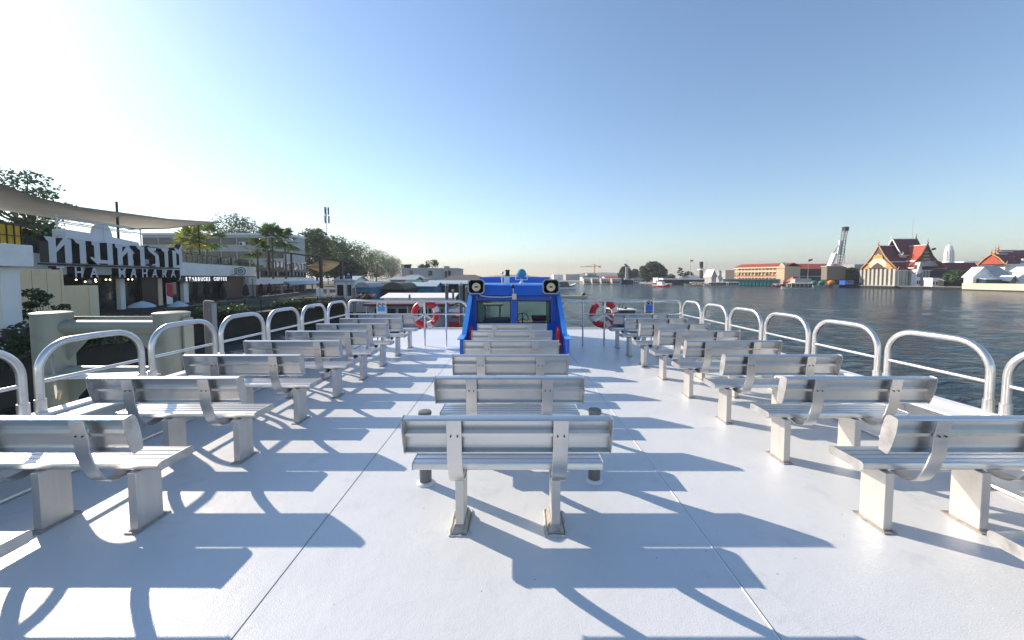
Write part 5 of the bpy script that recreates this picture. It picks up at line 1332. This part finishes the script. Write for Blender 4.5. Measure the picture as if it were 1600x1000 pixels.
# lattice boom
A, B_ = Vector((cxp(1310),0,cz(417))), Vector((cxp(1317),0,cz(356)))
lat = MB(); nb = 14; wd = .75
for i in range(nb+1):
    c = A.lerp(B_, i/nb); w_ = wd*(.5+.5*min(1,i/3))*(1 if i < 12 else 1.1)
    q = [c+Vector((dx*w_,dy*w_,0)) for dx,dy in ((-1,-1),(1,-1),(1,1),(-1,1))]
    if i:
        for j in range(4): lat.bar(pq[j],q[j],.2,.2); lat.bar(pq[j],q[(j+1)%4],.11,.11)
    pq = q
lat.build('lattice_boom', M['pipe_grey'], t)
MB().cbox(B_+Vector((.1,0,-.5)),2.2,1.8,2.0).build('boom_head', M['black'], t)
MB().bar(A.lerp(B_,.32)+Vector((-1.0,0,0)),A.lerp(B_,.68)+Vector((-1.0,0,0)),.75,2.0,(1,0,0)).build('white_panel', M['white_far'], t)
MB().bar((cxp(1295),0,cz(416)),(cxp(1302.5),0,cz(396)),2.6,1.2,(1,0,0)).build('jib_panel', M['white_far'], t)
for pa, ya, pb, yb in ((1290,414,1311,377),(1300,397,1311,378),(1304,397,1312,378),(1318,358,1318,412),(1315,412,1318,425)):
    MB().tube([(cxp(pa),0,cz(ya)),(cxp(pb),0,cz(yb))], .08, 5).build('cable', M['dark'], t)
MB().tube([(cxp(1312),.5,cz(417)),(cxp(1318),.5,cz(427))], .16, 5).build('strut', M['white_far'], t)
for px, py, m_, lab in ((1272,440,'greencloth','green tarpaulin heap on the crane barge, left of two'),(1284,439,'greencloth','green tarpaulin heap on the crane barge, right of two'),(1299,439.5,'orange','round orange float on the barge under the crane')):
    c = at(px,py,192); h = thing('deck_cargo', lab, 'cargo', (c.x,192,WZ+1.31)); r_ = 1.5 if m_ == 'orange' else 1.35
    MB().ball((0,0,r_*.8), r_, 12, (1.15,1,.85)).lathe([(r_*.7,0),(r_*.8,.2)],(0,0,0),12).build('bundle', M[m_], h, smooth=70)
for px, py, lab in ((1315,437,'yellow drum on the dark tug beside the crane'),(1324,437,'yellow crate standing on the dark tug')):
    c = at(px,py,190); h = thing('deck_cargo', lab, 'cargo', (c.x,190,WZ+1.6)); MB().lathe([(.75,0),(.8,.1),(.8,1.3),(.75,1.4)],(0,0,0),14).build('drum', M['yellow'], h, smooth=40)
t = boat('dark navy work boat with a blue cabin moored right of the crane', 1325, 451, 188, 14, 4.5, R(8), M['navy'], None, free=1.6)
MB().box(-3.4,1.4,-1.5,1.5,1.4,3.6).build('cabin', M['blue'], t); MB().box(-3.6,1.6,-1.7,1.7,3.602,3.8).build('cabin_roof', M['navy'], t)
for i in range(4): MB().box(-3+i*1.1,-2.3+i*1.1,-1.56,-1.504,2.4,3.2).build('window', M['glassdark'], t)
t = thing('flagpole', 'thin flagpole with a small dark flag before the shaded building', 'flagpole', (at(1262,440,210).x,210,G2)); h = at(0,405,210).z-G2
MB().tube([(0,0,0),(0,0,h)], [.14,.06], 6).build('pole', M['grey_far'], t); MB().slab((0,-.02,h-1.3),(0,-.02,h-.2),(1.9,-.3,h+.3),(1.9,-.3,h-.7),.04).build('flag', M['navy'], t)
for k, (px, yt, Y, lab) in enumerate(((1427,341,330,'tall thin aerial mast rising behind the temple roofs'),(1456,384,190,'thin flagpole between the temple and the white tower'),(1079,404,270,'thin flagpole on the far pier'),(1104,410,268,'short aerial pole right of the brown chimney'),(873,409,600,'faint thin aerial mast far up the river'))):
    p = at(px,yt,Y); t = thing('mast', lab, 'mast', (p.x,Y,G2)); MB().tube([(0,0,0),(0,0,p.z-G2)], [.25 if Y > 250 else .12,.10 if Y > 250 else .05], 6).build('pole', M['grey_far'], t)
    if k in (1,2): MB().slab((0,-.02,p.z-G2-2.4),(0,-.02,p.z-G2-1.3),(1.8,-.3,p.z-G2-.9),(1.8,-.3,p.z-G2-1.9),.04).build('flag', M['navy'], t)

# ---- far pier with the white arched shed, chimney, distant houses
roofed('white pier shed with a pointed arched front and grey roof', 1101,1119,421,433,244,20,M['grey_far'],M['white_far'],kind='front',over=.6)
roofed('grey warehouse roof behind the white arched shed', 1112,1148,422,425,262,25,M['grey_far'],M['roofgrey'],kind='flat')
roofed('low dark open ferry pier with a white flat roof', 1026,1102,435,437,262,12,M['darkin'],M['white_far'],kind='flat',over=.6)
roofed('white houses row on the far bank, right of the round tree', 1064,1100,430,434,285,12,M['white_far'],M['roofgrey'],kind='hip',wins=6)
roofed('white and cream customs house with a flat roof', 1020,1036,434,435,270,10,M['white_far'],M['white_far'],kind='flat',wins=3,floors=2)
p = at(1096,409,275); t = thing('chimney', 'brown banded chimney stack on the far pier', 'chimney', (p.x,275,G2)); h = p.z-G2
MB().lathe([(1.4,0),(1.2,h*.78)],(0,0,0),14).build('stack', M['roofbrown'], t, smooth=50); MB().lathe([(2.6,h*.6),(2.6,h*.66),(1.3,h*.67)],(0,0,0),14).build('platform', M['white_far'], t); MB().lathe([(1.25,h*.781),(1.25,h),(1.0,h+.01)],(0,0,0),14).build('cap_band', M['darkin'], t, smooth=50)
roofed('white riverside hotel wing with two storeys, left one', 906,934,433,434,430,16,M['white_far'],M['white_far'],kind='flat',wins=8,floors=2)
roofed('white riverside hotel wing with red roof behind, right one', 940,970,431,434,425,16,M['white_far'],M['rooft'],kind='gable',wins=8,floors=2)
roofed('small white villas with grey roofs at the water, left of the round tree', 984,1008,434,437,335,10,M['white_far'],M['roofgrey'],kind='gable',wins=5)
roofed('small red roofed house behind the white villas', 990,1006,430,433,345,8,M['cream2'],M['rooft'],kind='hip')
roofed('pale warehouse with a flat roof far up the river', 862,880,429,430,600,30,M['white_far'],M['white_far'],kind='flat')
roofed('blue grey warehouse far up the river', 880,905,428.5,429.5,560,30,M['grey_far'],M['roofgrey'],kind='flat')
roofed('hazy apartment tower under the construction crane', 914,932,427,428,640,20,M['grey_far'],M['roofgrey'],kind='flat',wins=5,floors=4)
def crown(px, yt, wpx, Y, m_, seed, lab, **kw):
    p = at(px,yt,Y); return tree(lab, (p.x,Y,G2), p.z-G2, wpx/F*Y*math.cos(math.atan((px-CX)/F)), M[m_], seed, group='trees on the far bank', **kw)
crown(1021,411,46,300,'leaf_dark',211,'huge round dark tree on the far bank',blobs=26,n=200,leaf=1.5,trunk_h=.12)
crown(978,416,24,345,'leaf_dark',212,'dark tree behind the grey obelisk barge',blobs=14,n=130,leaf=1.3,trunk_h=.2)
crown(992,420,18,350,'leaf_dark',213,'smaller dark tree right of the obelisk',blobs=12,n=110,leaf=1.3,trunk_h=.2)
crown(1063,417,12,330,'leaf_mid',214,'tall ragged tree left of the far pier',blobs=10,n=90,leaf=1.1,trunk_h=.4,sparse=True)
crown(1078,424,20,320,'leaf_dark',215,'low round tree behind the far pier roofs',blobs=12,n=110,leaf=1.1,trunk_h=.2)
for k, (px, yt, wp, Y) in enumerate(((1046,430,24,380),(896,431,22,620),(924,432,30,520))):
    crown(px,yt,wp,Y,'leaf_dark',220+k,['hazy tree line between the round tree and the far pier','hazy trees far up the river beside the warehouse','hazy trees behind the white hotel wings'][k],blobs=12,n=90,leaf=1.6,trunk_h=.1)
# tower crane
p = at(929,417,700); t = thing('tower_crane', 'thin orange tower crane above the far hazy buildings', 'crane', (p.x,700,G2)); h = p.z-G2
MB().bar((0,0,0),(0,0,h+5),1.6,1.6).build('tower', M['orange'], t); MB().bar((-26,0,h),(11,0,h+1.5),1.0,1.1).build('jib', M['orange'], t); MB().cbox((9.5,0,h-.2),4,1.5,2.6).build('counterweight', M['grey_far'], t)
for xx_ in (-18,9): MB().tube([(0,0,h+5),(xx_,0,h+.6)], .15, 4).build('tie', M['dark'], t)
# hills
hm = mat('hazy_hill', (.07,.10,.06), .9, 0, .2, .02)
for k, (px, yt, wpx, Y) in enumerate(((655,423,180,1700),(955,424,200,1900),(800,428,160,1800))):
    c = at(px,yt,Y); W_ = wpx/F*Y; mb = MB(); n = 24
    hgt = lambda i: (c.z-WZ)*(math.sin(math.pi*i/n)**1.3)*(1+.16*noise.noise(Vector((i*.5,k*3.1,0))))
    vs = []
    for j, (dy, s) in enumerate(((0,0),(120,.7),(240,1),(400,.6),(520,0))): vs += [(c.x-W_/2+W_*i/n, Y+dy, WZ-2+hgt(i)*s) for i in range(n+1)]
    fs = [(j*(n+1)+i, j*(n+1)+i+1, (j+1)*(n+1)+i+1, (j+1)*(n+1)+i) for j in range(4) for i in range(n)]
    o = mb.add(vs, fs).build('hills', hm, smooth=80); tag(o, kind='structure')

# ---- boats
def wy(py): return -5.02/math.tan(-(math.atan((py-CY)/F)+PITCH))
# red tug, tour boats by the screened pier, express boat
t = boat('small red tug with a white wheelhouse in mid river', 1034, 448, 205, 10, 3.6, R(-60), M['red'], None, free=1.1, stripe=M['white_far']); MB().box(-2.5,1,-1.1,1.1,1.0,3.0).build('wheelhouse', M['white_far'], t); MB().box(-2.8,1.3,-1.3,1.3,3.002,3.2).build('roof', M['navy'], t); MB().tube([(-1,0,3.2),(-1,0,4.4)], .08, 6).build('mast', M['dark'], t)
BG = 'passenger boats near the far bank'
boat('low cream river boat with a white canopy before the far pier', 1087, 447, 225, 13, 3, R(176), M['cream2'], M['white_far'], 2.1, 'tour', group=BG, stripe=M['orange'])
boat('white tour boat with a long canopy before the screened pier, left one', 1117, 448, 212, 13, 3, R(178), M['white_far'], M['white_far'], 2.3, 'express', group=BG, stripe=M['rooft'])
boat('white tour boat with a long canopy before the screened pier, right one', 1142, 447.5, 216, 9, 2.8, R(178), M['white_far'], M['white_far'], 2.3, 'express', group=BG, stripe=M['rooft'])
boat('white express passenger boat with an orange stripe and dark window band', 1245, 455, 165, 12.5, 3.2, R(172), M['white_far'], M['white_far'], 2.5, 'express', group=BG, stripe=M['orange'])
boat('small red boat moored at the end of the green screened pier', 1213, 450, 200, 5, 2, R(175), M['red'], M['white_far'], 1.5, 'tour')
t = boat('old grey double deck ferry moored beside the red roofed jetty', 1247, 449, 204, 13, 4, R(180), M['stone'], M['grey_far'], 4.2, 'express', free=1.2, cab=M['stone'])
# white speed boat and longtail left of the right-hand life ring
t = boat('white cabin cruiser on the river right of the wheelhouse', 882, 451, 165, 11, 3.6, R(18), M['white_far'], None, free=1.5, stripe=M['navy']); MB().prism([(-4,1.4),(1.8,1.4),(1.0,3.2),(-3.6,3.2)],-1.3,1.3,'xz').build('cabin', M['glassdark'], t); MB().box(-4.4,1.2,-1.5,1.5,3.202,3.45).build('cabin_roof', M['white_far'], t); MB().tube([(-2,0,3.45),(-2.3,0,5.0)], .06, 6).build('mast', M['dark'], t)
t = boat('long narrow wooden longtail boat with a dark engine at the stern', 892, 462, 96, 8.5, 1.3, R(176), M['cream2'], None, free=.45)
MB().ball((-3.2,0,.8), .45, 8, (1.3,.8,.8)).tube([(-3.2,0,.9),(-5.2,0,.5)], .05, 6).build('engine', M['black'], t)
person('person in dark clothes steering the longtail boat', (t.location.x+3.4, t.location.y, WZ+.25), R(90), True, M['cloth_d'])
# four grey roofed river houses / lighters with the obelisk barge
for k, px in enumerate((918,931,945,962)):
    Y = 300-k*5
    t = boat(['cream lighter barge with a grey curved roof, leftmost of four','cream lighter barge with a grey curved roof, second of four','cream lighter barge with a grey curved roof, third of four','cream lighter barge with a grey curved roof, rightmost of four'][k], px, 450, Y, 7.8, 6, R(175), M['cream2'], None, free=2.6, group='lighter barges moored in a row')
    MB().prism([(-3,2.5),(3,2.5),(2.5,3.9),(0,4.6),(-2.5,3.9)], -3.6, 3.2, 'yz').build('curved_roof', M['roofgrey'], t)
    for i in range(3): MB().box(-2.6+i*2,-1.2+i*2,-3.06,-2.9,1.0,2.1).build('window', M['darkin'], t); MB().box(-2.6+i*2,-1.2+i*2,2.9,3.06,1.0,2.1).build('window', M['darkin'], t)
t = boat('dark barge carrying a tall pale grey obelisk mast', 979, 449.5, 285, 9, 5, R(180), M['navy'], None, free=3.2)
h = at(0,417,285).z-WZ
MB().prism([(-1.5,-1.5),(1.5,-1.5),(1.5,1.5),(-1.5,1.5)], 3.0, 4.2, 'xy').lathe([(1.35,4.2),(1.05,h)], (0,0,0), 10).build('obelisk', M['grey_far'], t, smooth=50)
MB().tube([(0,0,h),(0,0,h+6)], .08, 5).build('flagstaff', M['dark'], t); MB().slab((0,0,h+.6),(0,0,h+1.9),(1.8,-.3,h+2.6),(1.8,-.3,h+1.3),.05).build('flag', M['navy'], t)
# dark boat right behind the right life ring
t = boat('dark boat with a white front and black stern seen behind the right life ring', 966, 484, 39.5, 4.2, 2.6, R(100), M['navy'], None, free=1.15)
MB().box(-1.9,.4,-.95,.95,1.1,1.75).build('cabin', M['glassdark'], t); MB().box(-2.0,.7,-1.1,1.1,1.752,1.84).build('cabin_roof', M['white_far'], t); MB().prism([(.4,1.1),(1.5,1.1),(.5,1.7)], -.8, .8, 'xz').build('windscreen', M['glassdark'], t)
for i in range(3): MB().ball((-1.2+i*.7,-.2,1.95), .22, 8, (1.3,1,.6)).build('stowed_bag', M['black'], t)
# ================================================================ camera, sun, sky, water
cam = bpy.data.cameras.new('camera'); co = bpy.data.objects.new('camera', cam); COL.objects.link(co)
cam.sensor_width = 36; cam.lens = F/1600*36; cam.shift_x = -(CX-800)/1600; cam.shift_y = (CY-500)/1600
cam.clip_start = .05; cam.clip_end = 20000
co.location = (0,0,EYE); co.rotation_euler = (R(90)-PITCH,0,0); SC.camera = co

SUN_AZ, SUN_EL = R(57.3), R(26.6)         # azimuth counted from +y towards -x
to_sun = Vector((-math.sin(SUN_AZ)*math.cos(SUN_EL), math.cos(SUN_AZ)*math.cos(SUN_EL), math.sin(SUN_EL)))
sl = bpy.data.lights.new('sun', 'SUN'); sl.energy = 4.9; sl.angle = R(.5); sl.color = (1,.84,.67)
so = bpy.data.objects.new('sun', sl); COL.objects.link(so); so.rotation_euler = to_sun.to_track_quat('Z','Y').to_euler()
w = bpy.data.worlds.new('World'); SC.world = w; w.use_nodes = True
nt = w.node_tree; bg = nt.nodes['Background']
sk = nt.nodes.new('ShaderNodeTexSky'); sk.sky_type = 'NISHITA'; sk.sun_disc = False
sk.sun_elevation = SUN_EL; sk.sun_rotation = -SUN_AZ; sk.altitude = 0; sk.air_density = 1.15; sk.dust_density = .2; sk.ozone_density = 3.0
nt.links.new(sk.outputs[0], bg.inputs['Color']); bg.inputs['Strength'].default_value = .13
SC.view_settings.view_transform = 'Standard'; SC.view_settings.look = 'None'; SC.view_settings.gamma = 1; SC.view_settings.exposure = .60

def water_material():
    m, nt, b = new_mat('river_water'); N = nt.nodes; L = nt.links
    b.inputs['Base Color'].default_value = (.03,.055,.07,1); b.inputs['Roughness'].default_value = .13; b.inputs['IOR'].default_value = 1.33
    tc = N.new('ShaderNodeTexCoord')
    def wv(scale, stretch, rot, d=4, r=.55):
        mp = N.new('ShaderNodeMapping'); mp.inputs['Scale'].default_value = stretch; mp.inputs['Rotation'].default_value = (0,0,rot)
        L.new(tc.outputs['Object'], mp.inputs['Vector'])
        n = N.new('ShaderNodeTexNoise'); n.inputs['Scale'].default_value = scale; n.inputs['Detail'].default_value = d; n.inputs['Roughness'].default_value = r; n.inputs['Distortion'].default_value = .4
        L.new(mp.outputs[0], n.inputs['Vector']); return n.outputs['Fac']
    def ma(op, a, bb):
        n = N.new('ShaderNodeMath'); n.operation = op
        for i, x in enumerate((a,bb)):
            if isinstance(x,(int,float)): n.inputs[i].default_value = x
            else: L.new(x, n.inputs[i])
        return n.outputs[0]
    h = ma('ADD', ma('ADD', ma('MULTIPLY', wv(.16,(1,2.2,1),R(18),3), .45), ma('MULTIPLY', wv(.62,(1,2.6,1),R(8),5), .95)), ma('MULTIPLY', wv(2.6,(1,1.8,1),R(-12),4), .20))
    bp = N.new('ShaderNodeBump'); bp.inputs['Strength'].default_value = 1.0; bp.inputs['Distance'].default_value = 1.1
    L.new(h, bp.inputs['Height']); L.new(bp.outputs[0], b.inputs['Normal'])
    return m

S_ = 3000
# one sheet of water out to the horizon: finer rings of faces near the ferry, real waves on it
def wave(x, y, cell):
    h = 0.0
    for wl, amp, sx, sy, o in ((17,.10,1,.75,3.1),(6.5,.12,1,.55,9.7),(2.9,.15,1,.5,17.3),(1.3,.085,1,.6,29.9)):
        if wl > cell*1.6: h += amp*noise.noise(Vector((x*sx/wl*2, (y*.96+x*.28)/sy/wl*1.1, o)))*min(1,(wl/cell-1.6)/2)
    return h
wr = [0, 2.5]
while wr[-1] < S_: wr.append(wr[-1]*1.0185+.06)
NA = 620; vs = [(0,0,WZ)]; fs = []
A0, A1 = R(-100), R(100)
for r_ in wr[1:]:
    cell = max(r_*.0185+.06, r_*(A1-A0)/NA)
    for k in range(NA+1):
        a = A0+(A1-A0)*k/NA; x, y = r_*math.sin(a), r_*math.cos(a)
        vs.append((x,y,WZ+(wave(x,y,cell) if r_ < 900 else 0)))
for i in range(len(wr)-2):
    b0 = 1+i*(NA+1)
    for k in range(NA): fs.append((b0+k,b0+NA+1+k,b0+NA+2+k,b0+k+1))
fs += [(0,1+k,2+k) for k in range(NA)]
# plain remainder behind and beside the ferry
n0 = len(vs); rest = [(vs[-1][0],vs[-1][1],WZ),(S_,-700,WZ),(-S_,-700,WZ),(vs[-1-NA][0],vs[-1-NA][1],WZ)]
vs += rest; fs += [(0,n0,n0+1),(0,n0+1,n0+2),(0,n0+2,n0+3)]
wa = MB().add(vs, fs).build('water', water_material(), smooth=180); tag(wa, kind='structure')
# ---------------------------------------------------------------- hazy morning air over the river
HZ_D, HZ_C = .00038, (.62,.64,.72)
hz = MB().box(-S_-160,S_+160,-760,S_+260,WZ-5.5,110)
hm_ = bpy.data.materials.new('river_haze'); hm_.use_nodes = True; nt = hm_.node_tree; nt.nodes.clear()
ou = nt.nodes.new('ShaderNodeOutputMaterial'); pv_ = nt.nodes.new('ShaderNodeVolumePrincipled')
pv_.inputs['Color'].default_value = (*HZ_C,1); pv_.inputs['Density'].default_value = HZ_D; pv_.inputs['Anisotropy'].default_value = .2
nt.links.new(pv_.outputs[0], ou.inputs['Volume'])
ho = hz.build('haze', hm_); tag(ho, kind='stuff')
